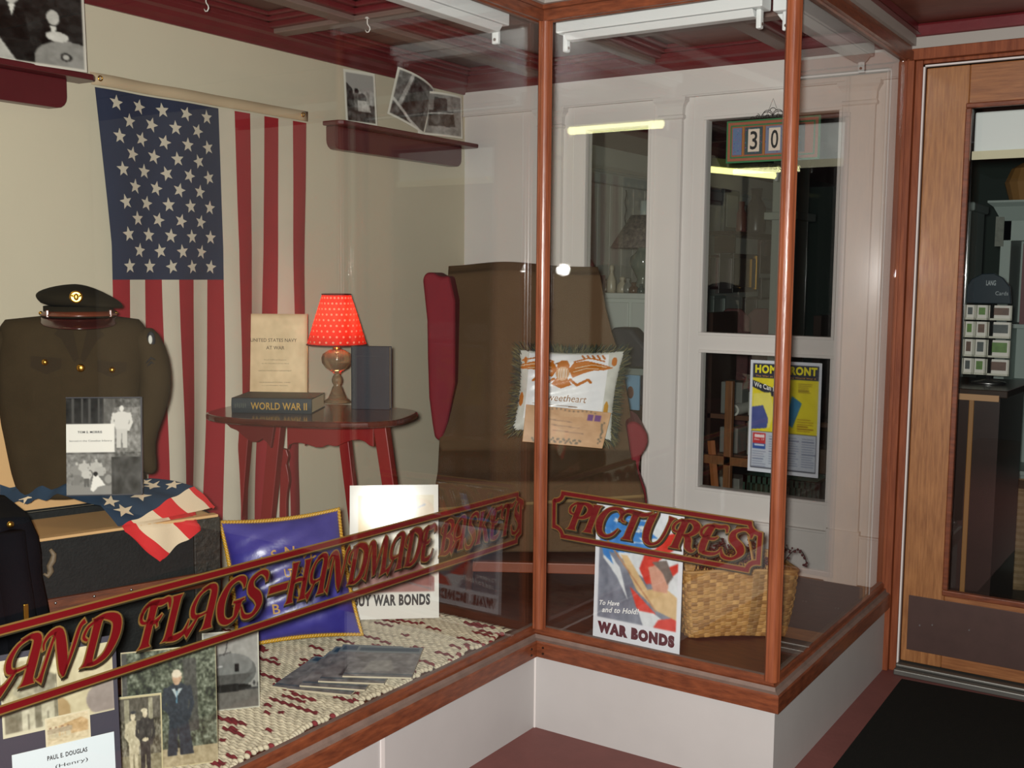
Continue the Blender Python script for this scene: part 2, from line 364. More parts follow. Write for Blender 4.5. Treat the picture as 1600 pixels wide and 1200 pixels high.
for i, (xa_, xb_) in enumerate(((-2.62, -2.50), (-2.025, -1.925), (-1.262, -1.145))):
    m = MB(); c = (xa_+xb_)/2; h = (xb_-xa_)/2
    m.box((xa_, YB-.022, ZD), (xb_, YB, 2.235))
    prof = [(0, 2.228), (.022, 2.228), (.022, 2.215), (.014, 2.205), (.006, 2.19), (.004, 2.16), (.008, 2.155), (.008, 2.145), (.0, 2.14)]
    for (e1, z1), (e2, z2) in zip(prof, prof[1:]):
        m.loft([[(c-h-e, YB-.022-e, z), (c+h+e, YB-.022-e, z), (c+h+e, YB, z), (c-h-e, YB, z)] for e, z in ((e2, z2), (e1, z1))], cap=False)
    m.box((c-h-.006, YB-.028, ZD), (c+h+.006, YB, .52))
    struct(m.mk('trim_%d' % (10+i), WHITE))
# mouldings round the lights
def rim(name, w, mt, wd=.012, dp=.008, y=YB):
    m = MB(); x0, x1, z0, z1 = w
    m.box((x0-wd, y-dp, z0-wd), (x1+wd, y, z0)); m.box((x0-wd, y-dp, z1), (x1+wd, y, z1+wd)); m.box((x0-wd, y-dp, z0), (x0, y, z1)); m.box((x1, y-dp, z0), (x1+wd, y, z1))
    return m.mk(name, mt, bevel=.002)
for i, w_ in enumerate((W1, W2, W3)):
    o = MB().box((w_[0], YB+.02, w_[2]), (w_[1], YB+.024, w_[3])).mk('window_%d' % (4+i), GLASS_OLD); struct(o)
    r = rim('window_frame', w_, WHITE); r.parent = o
for x0, x1 in ((-1.92, -1.835), ):
    pass
# panel seams in the woodwork
m = MB()
for x in (-2.72, -2.455, -2.06, -1.885, -1.10): m.box((x, YB-.0035, .505), (x+.006, YB, 2.228))
struct(m.mk('trim_13', WHITE, bevel=.0015))
# display ceiling: recessed brown boards, grey-brown beams, maroon mouldings
struct(MB().box((XW, -.2, 2.43), (XC+.01, YB, 2.46)).mk('ceiling', COFFER))
bys = [(4.18, 4.2), (2.93, 2.995), (1.66, 1.725), (.40, .465)]; bxs = [(-3.04, -3.02), (-2.66, -2.60), (-2.10, -2.04), (-1.56, -1.50)]
bxs = [(-2.66, -2.595), (-2.10, -2.035), (-1.52, -1.455)]; byy = [(2.93, 2.995), (1.66, 1.725), (.40, .465)]
m = MB()
def inside(x, y): return x < (XA0-.03 if y < YA0 else XC-.03)
for x0, x1 in bxs:
    ys = YA0+.04 if x1 > XA0-.05 else -.2
    m.box((x0, ys, 2.37), (x1, YB-.03, 2.43))
for y0_, y1_ in byy:
    xe = XA0-.04 if y1_ < YA0 else XC-.04
    m.box((XW+.03, y0_, 2.371), (min(xe, XA0-.04), y1_, 2.43))
m.box((XA0-.04, 3.62, 2.371), (XC-.04, 3.685, 2.43))
struct(m.mk('ceiling_beam', BEAM, bevel=.004))
# maroon mouldings: each coffer lined with two steps
m = MB()
def coffer(x0, y0_, x1, y1_):
    for e, z0, z1 in ((0, 2.385, 2.43), (.028, 2.402, 2.43), (.05, 2.416, 2.43)):
        wdt = .028
        m.box((x0+e, y0_+e, z0), (x0+e+wdt, y1_-e, z1)); m.box((x1-e-wdt, y0_+e, z0), (x1-e, y1_-e, z1))
        m.box((x0+e, y0_+e, z0), (x1-e, y0_+e+wdt, z1)); m.box((x0+e, y1_-e-wdt, z0), (x1-e, y1_-e, z1))
xs = [XW+.03, -2.66, -2.595, -2.10, -2.035, XA0-.04]
ys = [(-.1, .40), (.465, 1.66), (1.725, 2.93), (2.995, YB-.03)]
for a, b in ys:
    coffer(XW+.03, a, -2.66, b); coffer(-2.595, a, -2.10, b)
    coffer(-2.035, a, (XA0-.04) if b < 2.94 else -1.52, b)
coffer(-1.455, YA0+.05, XC-.04, 3.62); coffer(-1.455, 3.685, XC-.04, YB-.03)
struct(m.mk('trim_14', MAROON, bevel=.005))
# crown moulding on the flag wall and back wall
m = MB()
cp = [(0, 2.328), (.010, 2.328), (.014, 2.338), (.030, 2.350), (.040, 2.365), (.055, 2.372), (.055, 2.43), (0, 2.43)]
rings = [[(XW+d, y if not (k) else YB-d, z) for d, z in cp] for k, y in ((0, -.2), (1, YB))]
rings.append([(XR, YB-d, z) for d, z in cp])
m.loft(rings); struct(m.mk('trim_15', MAROON))
# entry ceiling of plywood boards
PLY = mat('brown_plywood', (.44, .24, .17), .4, rgb2=(.34, .17, .13), vscale=3, stretch=(2, 9, 2), bump=.03)
struct(MB().box((xa(0)-.03, -2.5, 2.412), (2.2, YB+.1, 2.45)).mk('ceiling', PLY))
m = MB()
for y in (3.66, 2.44, 1.22, 0): m.box((XC+.02, y, 2.409), (2.2, y+.006, 2.413))
struct(m.mk('trim_16', mat('dark_seam', (.15, .08, .06), .6)))

# ---------------------------------------------------------------- door wall
m = MB(); m.box((-1.062, YB-.035, 0), (-1.008, YB+.06, 2.285)); m.box((-1.008, YB-.015, 0), (-.982, YB+.06, 2.285)); m.box((-1.062, YB-.04, 0), (-1.03, YB-.034, 2.285))
m.box((-1.062, YB-.035, 2.285), (.9, YB+.06, 2.325)); m.box((-.982, YB-.012, 2.272), (.9, YB+.06, 2.285)); m.box((-.03, YB-.02, 0), (.03, YB+.06, 2.285))
struct(m.mk('trim_17', mat('jamb_oak', (.56, .31, .19), .5, spec=.25, rgb2=(.43, .21, .12), vscale=5, stretch=(14, 14, 1), bump=.05, bscale=20), bevel=.004))
struct(MB().box((-1.03, YB-.03, 2.325), (.9, YB+.06, 2.365)).mk('trim_18', GREYP))
struct(MB().box((-1.03, YB-.045, 2.365), (.9, YB+.06, 2.412)).mk('trim_19', MAROON, bevel=.01))
struct(MB().box((.03, YB, 0), (2.2, YB+.1, 2.5)).mk('wall_right', WALLC))
# weather strip
struct(MB().box((-.982, YB-.006, .03), (-.976, YB+.01, 2.268)).box((-.982, YB-.006, 2.262), (-.04, YB+.01, 2.268)).mk('trim_20', WHITE))
struct(MB().box((-.98, YB-.06, 0), (-.03, YB+.05, .022)).box((-.98, YB-.03, .022), (-.03, YB+.05, .034)).mk('trim_21', mat('worn_aluminium', (.45, .45, .43), .45, metal=.7), bevel=.004))
door = MB()
DX0, DX1, DY = -.972, -.04, YB+.005
d = root('door_1', 'golden oak shop door with a tall glass light and bronze kick plate', 'door', (DX0, DY, .036)); d['kind'] = 'structure'
def dbox(name, x0, z0, x1, z1, mt, y0=0, y1=.045, bevel=.004, label=None):
    return MB().box((x0-DX0, y0, z0-.036), (x1-DX0, y1, z1-.036)).mk(name, mt, d, bevel=bevel, label=label)
OAKH = mat('golden_oak_level', (.62, .41, .24), .42, rgb2=(.48, .29, .155), vscale=7, stretch=(1.2, 16, 16), bump=.04, bscale=20, coat=.2)
GX0, GX1, GZ0, GZ1 = -.812, -.20, .34, 2.105
dbox('door_stile', DX0, .04, GX0-.012, 2.258, OAK); dbox('door_stile', GX1+.012, .04, DX1, 2.258, OAK)
dbox('top_rail', GX0-.012, GZ1+.012, GX1+.012, 2.258, OAKH); dbox('bottom_rail', GX0-.012, .04, GX1+.012, GZ0-.012, OAKH)
m = MB()
for a in ((GX0-.02, GZ0-.022, GX1+.02, GZ0), (GX0-.02, GZ1, GX1+.02, GZ1+.018), (GX0-.02, GZ0, GX0, GZ1), (GX1, GZ0, GX1+.02, GZ1)):
    m.box((a[0]-DX0, -.006, a[1]-.036), (a[2]-DX0, .02, a[3]-.036))
m.mk('glazing_bead', WOODH, d, bevel=.004)
MB().box((GX0-DX0, .022, GZ0-.036), (GX1-DX0, .026, GZ1-.036)).mk('door_glass', GLASS_OLD, d)
KP = mat('bronze_kick_plate', (.33, .25, .23), .42, metal=.35, var=.15, vscale=14)
dbox('kick_plate', DX0+.022, .088, DX1-.022, .300, KP, -.003, .002, .001, 'dull bronze plate screwed to the foot of the door')
m = MB()
for x, z in ((-.905, .19), (-.86, .20), (-.73, .205)): m.tube([(x-DX0, -.006, z-.036), (x-DX0, -.002, z-.036)], .003, 8)
m.mk('plate_screw', METAL, d)
m = MB(); m.box((GX0-DX0+.004, .045, 1.945-.036), (GX1-DX0, .10, 2.095-.036))
VAL = mat('pale_grey_valance', (.88, .91, .91), .4)
vo = m.mk('blind_box', VAL, d, bevel=.006, label='pale grey blind box across the top of the door glass')
MB().box((GX0-DX0+.002, .030, 1.925-.036), (GX1-DX0, .044, 1.955-.036)).mk('blind_rail', mat('cream_plastic', (.82, .80, .68), .5), d)
# back side of door trim
# ---------------------------------------------------------------- shop shell
SW = mat('shop_wall_grey', (.66, .67, .65), .6, var=.06)
SWS = mat('shop_striped_wallpaper', (.70, .70, .68), .6)
m = MB(); m.box((-3.42, YB+.05, 0), (-3.3, 9.6, 2.29)); struct(m.mk('wall_shop_left', SW))
m = MB()
y = 5.0
while y < 7.2: m.box((-3.3, y, 1.0), (-3.297, y+.07, 2.06)); y += .16
struct(m.mk('trim_22', SWS))
struct(MB().box((-3.3, YB+.06, 2.06), (-3.24, 9.6, 2.13)).box((-3.3, YB+.06, 2.13), (-3.27, 9.6, 2.15)).mk('trim_23', mat('shop_cornice_grey', (.62, .66, .66), .5), bevel=.01))
struct(MB().box((-3.42, 9.6, 0), (2.3, 9.7, 2.6)).mk('wall_shop_back', mat('shop_green_wall', (.20, .27, .24), .7)))
struct(MB().box((2.2, YB+.05, 0), (2.3, 9.6, 2.6)).mk('wall_shop_right', SW))
struct(MB().box((-3.42, YB+.05, 2.62), (2.3, 9.7, 2.68)).mk('ceiling', mat('shop_ceiling_dark', (.22, .12, .11), .6)))
struct(MB().box((-3.3, YB+.05, 2.29), (-2.9, 9.6, 2.62)).mk('trim_24', mat('shop_soffit_maroon', (.30, .13, .13), .6)))
# entry door mat
m = MB(); m.slab([(-.935, 4.08), (-.905, 2.0), (.6, 2.0), (.6, 4.14)], .0, .014)
MATM = mat('black_ribbed_rubber', (.065, .07, .055), .9, spec=.2, bump=.6, bscale=300)
tag(m.mk('door_mat', MATM, bevel=.003), 'black ribbed entrance mat lying in front of the oak door', 'mat')
# fluorescent fixtures inside the display
FIXM = mat('white_enamel', (.86, .87, .87), .35)
def strip(label, x0, y0, x1, y1, dirx, z=2.27, wd=.075):
    a = Vector((x0, y0, 0)); b = Vector((x1, y1, 0)); t = b-a; Ln = t.length; az = math.atan2(t.y, t.x)
    r = root('fluorescent_fixture', label, 'light fixture', (x0, y0, z), az, group='unlit strip light fixtures above the display')
    MB().loft([[(x, -wd*.5, .0), (x, -wd*.28, -.0), (x, wd*.28, 0), (x, wd*.5, .0), (x, wd*.5, .045), (x, -wd*.5, .045)] for x in (0, Ln)]).mk('housing', FIXM, r, bevel=.004)
    MB().loft([[(x, -wd*.46, -.002), (x, wd*.46, -.002), (x, wd*.25, -.022), (x, -wd*.25, -.022)] for x in (.03, Ln-.03)]).mk('reflector', FIXM, r, bevel=.002)
    for x in (.02, Ln-.02):
        s_ = MB().box((x-.008, -.012, -.055), (x+.008, .012, -.0)).mk('lamp_holder', FIXM, r, bevel=.004)
        MB().tube([(x-.009, 0, -.042), (x+.009, 0, -.042)], .005, 8).mk('socket', mat('socket_brown', (.35, .25, .2), .5), s_)
    for x in (.06, Ln-.06): MB().box((x-.01, -.01, .045), (x+.01, .01, .118)).mk('hanger', METAL, r)
    return r
strip('white unlit fluorescent fixture above the front pane beside the slim corner post', -1.86, 3.10, -1.17, 3.10, 1)
strip('white unlit fluorescent fixture running along the top of the left pane', -1.985, 1.85, -1.965, 2.90, 0)
strip('white unlit fluorescent fixture at the top behind the right end pane', -1.13, 3.14, -1.13, 3.95, 0)
# ceiling hooks
for i, (px_, py_, lb) in enumerate(((322, 13, 'small white ceiling hook above the middle of the big flag'), (574, 46, 'white ceiling hook above and left of the right hand wall shelf'))):
    p = PZ(px_, py_, 2.335); r = root('ceiling_hook', lb, 'hook', (p.x, p.y, 2.37), group='hooks screwed in the ceiling')
    MB().tube([(0, 0, .06), (0, 0, -.015), (.004, 0, -.022), (.010, 0, -.028), (.012, 0, -.036), (.006, 0, -.044), (-.003, 0, -.044), (-.009, 0, -.036)], .0022, 6).mk('hook_wire', WHITE, r, smooth=True)
    MB().lathe([(.002, 0), (.009, .001), (.007, .006), (.002, .007)], 12, c=(0, 0, .0)).mk('hook_plate', WHITE, r)
# display fluorescent (lit, out of view, set by its reflection) and shop fluorescent (lit)
TUBE = mat('lit_tube', (1, .98, .74), emit=13)
def tubefix(label, a, b, grp=None, e=None, up=.02):
    a, b = Vector(a), Vector(b); t = b-a; az = math.atan2(t.y, t.x)
    r = root('fluorescent_lamp', label, 'lamp', tuple(a), az)
    tilt = math.atan2(t.z, math.hypot(t.x, t.y)); r.rotation_euler = (0, -tilt, az)
    MB().tube([(0, 0, 0), (t.length, 0, 0)], .019, 12).mk('lit_tube', e or TUBE, r, smooth=True)
    MB().box((-.02, -.05, up), (t.length+.02, .05, up+.05)).mk('housing', mat('olive_housing', (.40, .42, .22), .5), r, bevel=.004)
    for x in (-.012, t.length-.004): MB().box((x, -.015, -.03), (x+.016, .015, up)).mk('lamp_holder', FIXM, r)
    return r
def mirB(p):
    n = Vector((.024, 1, 0)).normalized(); q = Vector((XA0, gB(XA0), 0)); return p-2*((p-q).dot(n))*n
q0, q1 = mirB(PY(890, 205, 4.9)), mirB(PY(1040, 192, 4.9)); q1.z = q0.z
tubefix('lit fluorescent tube high in the display, reflected as a yellow bar', q0, q1, up=.02)
q0, q1 = PY(1080, 262, 6.4), PY(1214, 275, 6.4)
tubefix('lit pale yellow fluorescent tube hanging inside the shop beyond the number plaque', q0, q1, e=mat('lit_tube_dim', (1, .97, .62), emit=1.6))
# ================================================================ things in the display
# ---- big flag on the left wall
FR, FW, FB = (.58, .09, .14), (.78, .745, .67), (.13, .17, .27)
fl = root('wall_flag', 'large fifty-star american flag hung by its header tape on the cream wall', 'flag', (XW+.012, 2.18, 2.107))
def flagp(u, v, off=0):                                     # u along the hoist, v down the fly
    left = .0+.045*min(v*3, 1)-.0; right = .941-.06*v-.03*v*v
    y = left+(right-left)*u; z = -.0-v*1.568-.0*u
    amp = .004+.018*v
    x = amp*math.sin(u*PI*2*3.2+v*1.5+.6)+amp*.6*math.sin(u*17-v*3)+.016+off+.01*v
    y += .006*math.sin(v*9+u*4)*v+(.010*math.sin(v*14) if u > .9 else 0)*v
    return Vector((x, y, z))
def fcol(u, v):
    k = int(u*13*.999)
    if u < 7/13 and v < .405: return 0
    return 1 if k % 2 == 0 else 2
m = MB()
FVB = [0, .405]
def fgrid(mb, u0, u1, v0, v1, nu, nv, mi): mb.grid(lambda a, b: flagp(u0+(u1-u0)*a, v0+(v1-v0)*b), nu, nv, mi)
fgrid(m, 0, 7/13, .022, .405, 40, 40, 0)
for k in range(13):
    v0 = .405 if k < 7 else .022
    fgrid(m, k/13, (k+1)/13, v0, 1, 6, 60, 1 if k % 2 == 0 else 2)
for r in range(11):
    n = 5 if r % 2 == 0 else 4
    for c in range(n):
        uc = (7/13)*((c+.5+(0 if n == 5 else .5))/5)*.93+.025; vc = .022+.383*(r+.75)/11.6; rot = rnd.uniform(-.35, .35); R0 = .026
        pts = []
        for k in range(10):
            rr = R0 if k % 2 == 0 else R0*.42; a = PI/2+k*PI/5+rot
            pts.append(flagp(uc+rr*math.cos(a)/.92, vc-rr*math.sin(a)/1.568, .0022))
        pts.append(flagp(uc, vc, .0022)); m.add(pts, [(10, k, (k+1) % 10) for k in range(10)], 2)
FABR = mat('flag_red_cotton', FR, .85, bump=.25, bscale=700, var=.08, vscale=12); FABW = mat('flag_white_cotton', FW, .85, bump=.25, bscale=700, var=.05, vscale=12); FABB = mat('flag_blue_cotton', FB, .85, bump=.25, bscale=700, var=.12, vscale=12)
m.mk('flag_cloth', [FABB, FABR, FABW], fl, smooth=True)
CANV = mat('canvas_tape', (.74, .66, .54), .8, bump=.2, bscale=400)
m = MB().grid(lambda a, b: flagp(-.012+1.018*a, .024*b-.006, .002)-Vector((0, 0, .0)), 30, 2); m.mk('header_tape', CANV, fl, smooth=True, solid=.002)
for u in (.02, .975):
    p = flagp(u, .004, .005); g = MB()
    g.loft([[(p.x+dx, p.y+r*math.cos(t*PI/6), p.z+r*math.sin(t*PI/6)) for t in range(12)] for r, dx in ((.0095, 0), (.0085, .002), (.0055, .002), (.005, 0))], cap=False); g.mk('grommet', BRASS, fl, smooth=True)

# ---- wall shelves
SHM = mat('oxblood_shelf_paint', (.34, .11, .13), .3, var=.15)
def wshelf(label, y0, y1, z=2.097, dep=.10):
    r = root('wall_shelf', label, 'shelf', (XW, y0, z), group='oxblood wall shelves')
    Ly = y1-y0
    MB().slab([(0, 0), (dep-.02, 0), (dep, .02), (dep, Ly-.02), (dep-.02, Ly), (0, Ly)], -.018, 0).mk('shelf_board', SHM, r, bevel=.004)
    c = .035; a0, a1 = .02, Ly-.075
    poly = [(a0, -.018), (a0, -.108+c)]+[(a0+c-c*math.cos(t), -.108+c-c*math.sin(t)) for t in (.4, .8, 1.2, 1.57)]+[(a1-c+c*math.sin(t), -.108+c-c*math.cos(t)) for t in (0, .4, .8, 1.2, 1.57)]+[(a1, -.018)]
    MB().loft([[(x, y, z_) for y, z_ in poly] for x in (0, .045)]).mk('shelf_apron', SHM, r, bevel=.003)
    return r
wshelf('dark oxblood wall shelf right of the flag holding three old photographs', 3.24, 4.19)
wshelf('dark oxblood wall shelf at the left end of the wall above the uniform', 1.20, 2.15)

# ---- photographs: painters
G = lambda v: (v, v*.99, v*.96)
def border(cv, b=.06, c=(.86, .85, .80), bx=None):
    bx = bx or b; cv.rect(0, 0, 1, b, c); cv.rect(0, 1-b, 1, 1, c); cv.rect(0, 0, bx, 1, c); cv.rect(1-bx, 0, 1, 1, c); return cv
def photo_beach():
    c = Cv(60, 84, G(.62)); c.rect(0, .62, 1, 1, G(.30)); c.poly([(0, .2), (.25, .35), (.35, .7), (0, .8)], G(.22)); c.ell(.38, .38, .07, .05, G(.15)); c.poly([(.28, .42), (.5, .42), (.52, .72), (.3, .74)], G(.45))
    c.ell(.55, .5, .13, .09, G(.3)); c.poly([(.4, .55), (.75, .55), (.8, .75), (.4, .75)], G(.75)); c.noise(.16, 12, 0, .35, 1, 1); return border(c, .06)
def photo_ship():
    c = Cv(84, 84, G(.35)); c.poly([(0, .0), (.3, 0), (.2, .5), (0, .9)], G(.42)); c.poly([(.3, .05), (.38, .05), (.25, .7), (.16, .7)], G(.65)); c.poly([(.4, .1), (.9, .3), (.75, 1), (.2, 1)], G(.22))
    c.line([(.05, .65), (.5, .9), (.9, 1)], .06, G(.75)); c.noise(.14, 12); return border(c, .05)
def photo_tank():
    c = Cv(84, 76, G(.55)); c.rect(0, .0, 1, .3, G(.5)); c.poly([(.32, .12), (.6, .14), (.6, .45), (.3, .45)], G(.18)); c.poly([(.22, .42), (.75, .4), (.8, .75), (.2, .78)], G(.25)); c.ell(.62, .6, .14, .18, G(.16)); c.ell(.35, .6, .1, .14, G(.35)); c.line([(.2, .5), (.75, .45)], .03, G(.7)); c.noise(.10, 14); return border(c, .05)
def photo_club():
    c = Cv(110, 84, G(.14)); c.noise(.06, 8)
    for x, y, s_ in ((.12, .2, 1.1), (.38, .22, 1), (.72, .4, .9)):
        c.ell(x, y, .06*s_, .10*s_, G(.75)); c.poly([(x-.12*s_, y+.5), (x-.1*s_, y+.14), (x+.1*s_, y+.14), (x+.14*s_, y+.5)], G(.08)); c.poly([(x-.03, y+.1), (x+.03, y+.1), (x, y+.24)], G(.85))
    c.poly([(.0, .45), (.15, .5), (.42, 1), (.2, 1)], G(.7)); c.ell(.85, .9, .3, .24, G(.55)); c.ell(.82, .85, .05, .05, G(.2)); c.ell(.82, .85, .03, .03, G(.7)); c.ell(.75, .62, .1, .06, G(.8)); c.noise(.05, 20); return border(c, .03, (.8, .78, .74))
def standing_print(name, label, cat, cv, bl, wdt, hgt, az, lean, grp=None, curl=0, roll=0, mt=GLOSSP, back=(.82, .82, .80), th=.0012, cx=False):
    r = root(name, label, cat, bl, az, lean, grp, roll)
    m = MB(); fn = (lambda p: (p[0], p[1]+curl*((p[0]/wdt-.5)**2*4-1)*wdt*(.5+p[2]/hgt*.8), p[2])) if curl else None
    card_geo(m, cv, 0, 0, wdt, hgt, 0, th, fn, back=back); m.mk('print_sheet', mt, r, smooth=bool(curl)); return r
SZ = 2.097
p = PX(541, 186, XW+.045); standing_print('photograph', 'black and white snapshot of people outdoors, leftmost on the right hand wall shelf', 'photograph', photo_beach(), (XW+.045, p.y, SZ), .155, .215, 1.35, -.08, 'old photographs on the wall shelves')
p = PX(604, 210, XW+.05); r = standing_print('photograph', 'curled black and white photograph of a ship deck, middle print on the right hand shelf', 'photograph', photo_ship(), (XW+.055, p.y+.0, SZ), .21, .215, 1.35, -.08, 'old photographs on the wall shelves', curl=.10, roll=.33)
r.location.z += .066
p = PX(652, 212, XW+.075); standing_print('photograph', 'curled black and white photograph of an army vehicle, rightmost on the right hand shelf', 'photograph', photo_tank(), (XW+.08, p.y, SZ), .245, .185, 1.30, -.05, 'old photographs on the wall shelves', curl=.08)
p = PX(0, 105, XW+.05); standing_print('photograph', 'black and white photograph of people in dark coats, on the left end wall shelf', 'photograph', photo_club(), (XW+.05, p.y-.10, SZ+.0), .335, .245, 1.30, -.10, 'old photographs on the wall shelves', roll=.02)

# ---- side table
TR = mat('brick_red_table_paint', (.52, .10, .11), .38, var=.12, vscale=14); TT = mat('brown_varnished_top', (.36, .17, .13), .22, rgb2=(.27, .12, .10), vscale=6, stretch=(2, 16, 4), coat=.5)
tb = root('side_table', 'red painted side table with brown oval top and scalloped apron', 'table', (-2.655, 2.73, ZD), .36)
TZ = .71
m = MB(); pts = []
xl = L(tb, 336, 636, -.02)[0]; xr = L(tb, 643, 645, .0)[0]; xc = (xl+xr)/2; hw = (xr-xl)/2
N = 40
for i in range(N):
    t = 2*PI*i/N; pts.append((xc+hw*math.copysign(abs(math.cos(t))**.8, math.cos(t)), .235*math.copysign(abs(math.sin(t))**.62, math.sin(t))))
m.slab(pts, TZ-.022, TZ); m.mk('table_top', TT, tb, bevel=.008, bseg=3)
yf = .10
def legq(name, x, y, x2, y2, wt, wb_, mt=TR):
    z0, z1 = 0, TZ-.022
    MB().loft([[(x2-wb_, y2-wb_, z0), (x2+wb_, y2-wb_, z0), (x2+wb_, y2+wb_, z0), (x2-wb_, y2+wb_, z0)], [(x-wt, y-wt, z1), (x+wt, y-wt, z1), (x+wt, y+wt, z1), (x-wt, y+wt, z1)]]).mk(name, mt, tb, bevel=.003)
def legpix(x, y, x2, y2, c, w_, cb):
    a = L(tb, x, y, c); b = L(tb, x2, y2, cb); t = (TZ-.022-a[1])/(a[1]-b[1]); xt = a[0]+(a[0]-b[0])*t; t2 = a[1]/(a[1]-b[1]); xb = a[0]+(b[0]-a[0])*t2
    yb = c+(cb-c)*t2; legq('leg', xt, c, xb, yb, w_, w_*.8); return xt
xL = legpix(433, 668, 421, 790, yf, .024, yf); xR = legpix(596, 665, 609, 755, yf, .024, yf)
legpix(541, 700, 548, 760, .19, .020, .19); legpix(384, 680, 377, 770, .12, .020, .12)
ap = [L(tb, *q, yf-.01) for q in ((449, 703), (452, 695), (460, 692), (470, 692), (482, 695), (494, 699), (503, 699), (510, 696), (514, 695), (520, 697), (527, 697), (538, 692), (550, 688), (562, 687), (570, 690), (577, 696), (584, 698))]
ap = [(ap[0][0], TZ-.022)]+ap+[(ap[-1][0], TZ-.022)]
MB().prism(ap, yf-.012, yf+.008).mk('apron', TR, tb, bevel=.002)
ys_ = .19; MB().prism([(xc+(x-xc)*.8, z) for x, z in ap], ys_-.01, ys_+.01).mk('apron', TR, tb, bevel=.002)
# drop-leaf bracket on the left end, in a darker red than the apron
bk = [L(tb, *q, .06) for q in ((345, 655), (356, 662), (362, 668), (372, 672), (386, 684), (394, 690), (404, 690), (412, 685), (418, 690), (425, 700), (432, 655))]
MB().prism(bk, .05, .07).mk('leaf_bracket', mat('dark_red_bracket_paint', (.40, .10, .10), .4), tb, bevel=.002)
bk = [L(tb, *q, .14) for q in ((440, 700), (449, 702), (452, 712), (449, 725), (452, 740), (453, 752), (450, 770), (449, 785), (449, 808), (438, 808))]
MB().prism(bk, .13, .15).mk('butterfly_support', TR, tb, bevel=.002)

# ---- books on the table
def on_table(px_, py_, z=ZD+TZ): return PZ(px_, py_, z)
def book(name, label, loc, az, W_, H_, T_, cov, flat=False, spine_txt=None, grp=None, page=(.80, .74, .60), lean=0, r=.004):
    rt = root(name, label, 'book', loc, az, lean, grp)
    m = MB()  # lying or standing: x width, z/y height, T thickness;
    if flat:   # spine towards the viewer (local -y), W_ along x, H_ along y
        m.box((0, 0, 0), (W_, H_, .003)); m.box((0, 0, T_-.003), (W_, H_, T_))
        m.loft([[(x, 0-.004*math.sin(PI*t/6), T_*t/6) for t in range(7)]+[(x, .006, T_), (x, .006, 0)] for x in (0, W_)])
        m.mk('cover', cov, rt, bevel=.001)
        MB().box((.004, .006, .003), (W_-.004, H_-.004, T_-.003)).mk('page_block', mat('page_edges', page, .8, bump=.3, bscale=200, stretch=(1, 1, 40)), rt)
    else:
        m.box((0, 0, 0), (W_, .003, H_)); m.box((0, T_-.003, 0), (W_, T_, H_)); m.loft([[(-.003*math.sin(PI*t/6), T_*t/6, z) for t in range(7)]+[(.005, T_, z), (.005, 0, z)] for z in (0, H_)])
        m.mk('cover', cov, rt, bevel=.001)
        MB().box((.004, .003, .003), (W_-.004, T_-.003, H_-.003)).mk('page_block', mat('page_edges', page, .8), rt)
    return rt
NAVY = mat('worn_navy_book_cloth', (.13, .17, .20), .55, var=.2, vscale=30, bump=.2, bscale=500); DBLUE = mat('dark_blue_book_cloth', (.10, .12, .17), .5, var=.15, vscale=20)
GOLDL = mat('gold_foil', (.78, .62, .32), .35, metal=.5)
a = PZ(362, 645, ZD+TZ); b = PZ(487, 647, ZD+TZ)
az1 = math.atan2(b.y-a.y, b.x-a.x); W_ = (b-a).length
bk1 = book('hardback_book', 'worn navy hardback lying flat with WORLD WAR II in gold on its spine', (a.x, a.y, ZD+TZ), az1, W_, .20, .052, NAVY, flat=True)
m = MB(); text_into(m, 'WORLD WAR II', .068, W_-.015, .013, .038, -.0048, bold=.02); m.mk('spine_title', GOLDL, bk1)
m = MB(); 
for i in range(6): m.box((.012+.007*i, -.0045, .018+.002*(i % 2)), (.016+.007*i, -.0042, .034))
m.mk('spine_ornament', mat('faded_gold', (.28, .30, .28), .5), bk1)
a = PZ(549, 639, ZD+TZ); b = PZ(600, 641, ZD+TZ); az2 = math.atan2(b.y-a.y, b.x-a.x)
W2_ = (b-a).length
hh = L(root('tmp', 'tmp tmp tmp tmp', 'x', (a.x, a.y, ZD+TZ), az2), 549, 541, 0)[1]; bpy.data.objects.remove(bpy.data.objects['tmp'])
bk2 = book('hardback_book', 'plain dark blue hardback standing upright at the right of the lamp', (a.x, a.y, ZD+TZ), az2+.12, W2_*1.13, hh, .035, DBLUE, page=(.85, .78, .62))
m = MB(); m.box((.022, -.0006, hh*.845), (W2_-.01, -.0003, hh*.852)); m.mk('cover_title', mat('blind_stamp', (.20, .20, .22), .4), bk2)
a = PZ(377, 636, ZD+TZ); az3 = .62
nb = root('paper_book', 'tan paper-covered book titled UNITED STATES NAVY AT WAR standing behind the flat book', 'book', (a.x-.055, a.y+.12, ZD+TZ), az3, -.06)
q = [L(nb, 378, 490), L(nb, 480, 500), L(nb, 478, 612)]
X0, X1, HZ = q[0][0], q[1][0], q[0][1]
m = MB(); cv = Cv(60, 80, (.83, .73, .56)); cv.noise(.05, 5); cv.noise(.03, 20)
for e, o_ in ((.01, .5), (.025, .3), (.05, .15)): cv.rect(0, 0, 1, e, (.6, .45, .28), o_); cv.rect(0, 0, e, 1, (.6, .45, .28), o_); cv.rect(1-e, 0, 1, 1, (.6, .45, .28), o_)
card_geo(m, cv, X0, 0, X1, HZ, 0, 0); m.box((X0, .0003, 0), (X1, .014, HZ), 0, (.75, .66, .5)); m.mk('paper_cover', PRINT, nb)
m = MB(); Wn = X1-X0
text_into(m, 'UNITED STATES NAVY', X0+Wn*.13, X1-Wn*.16, HZ*.685, HZ*.725, bold=.012); text_into(m, 'AT WAR', X0+Wn*.37, X0+Wn*.65, HZ*.60, HZ*.64, bold=.012)
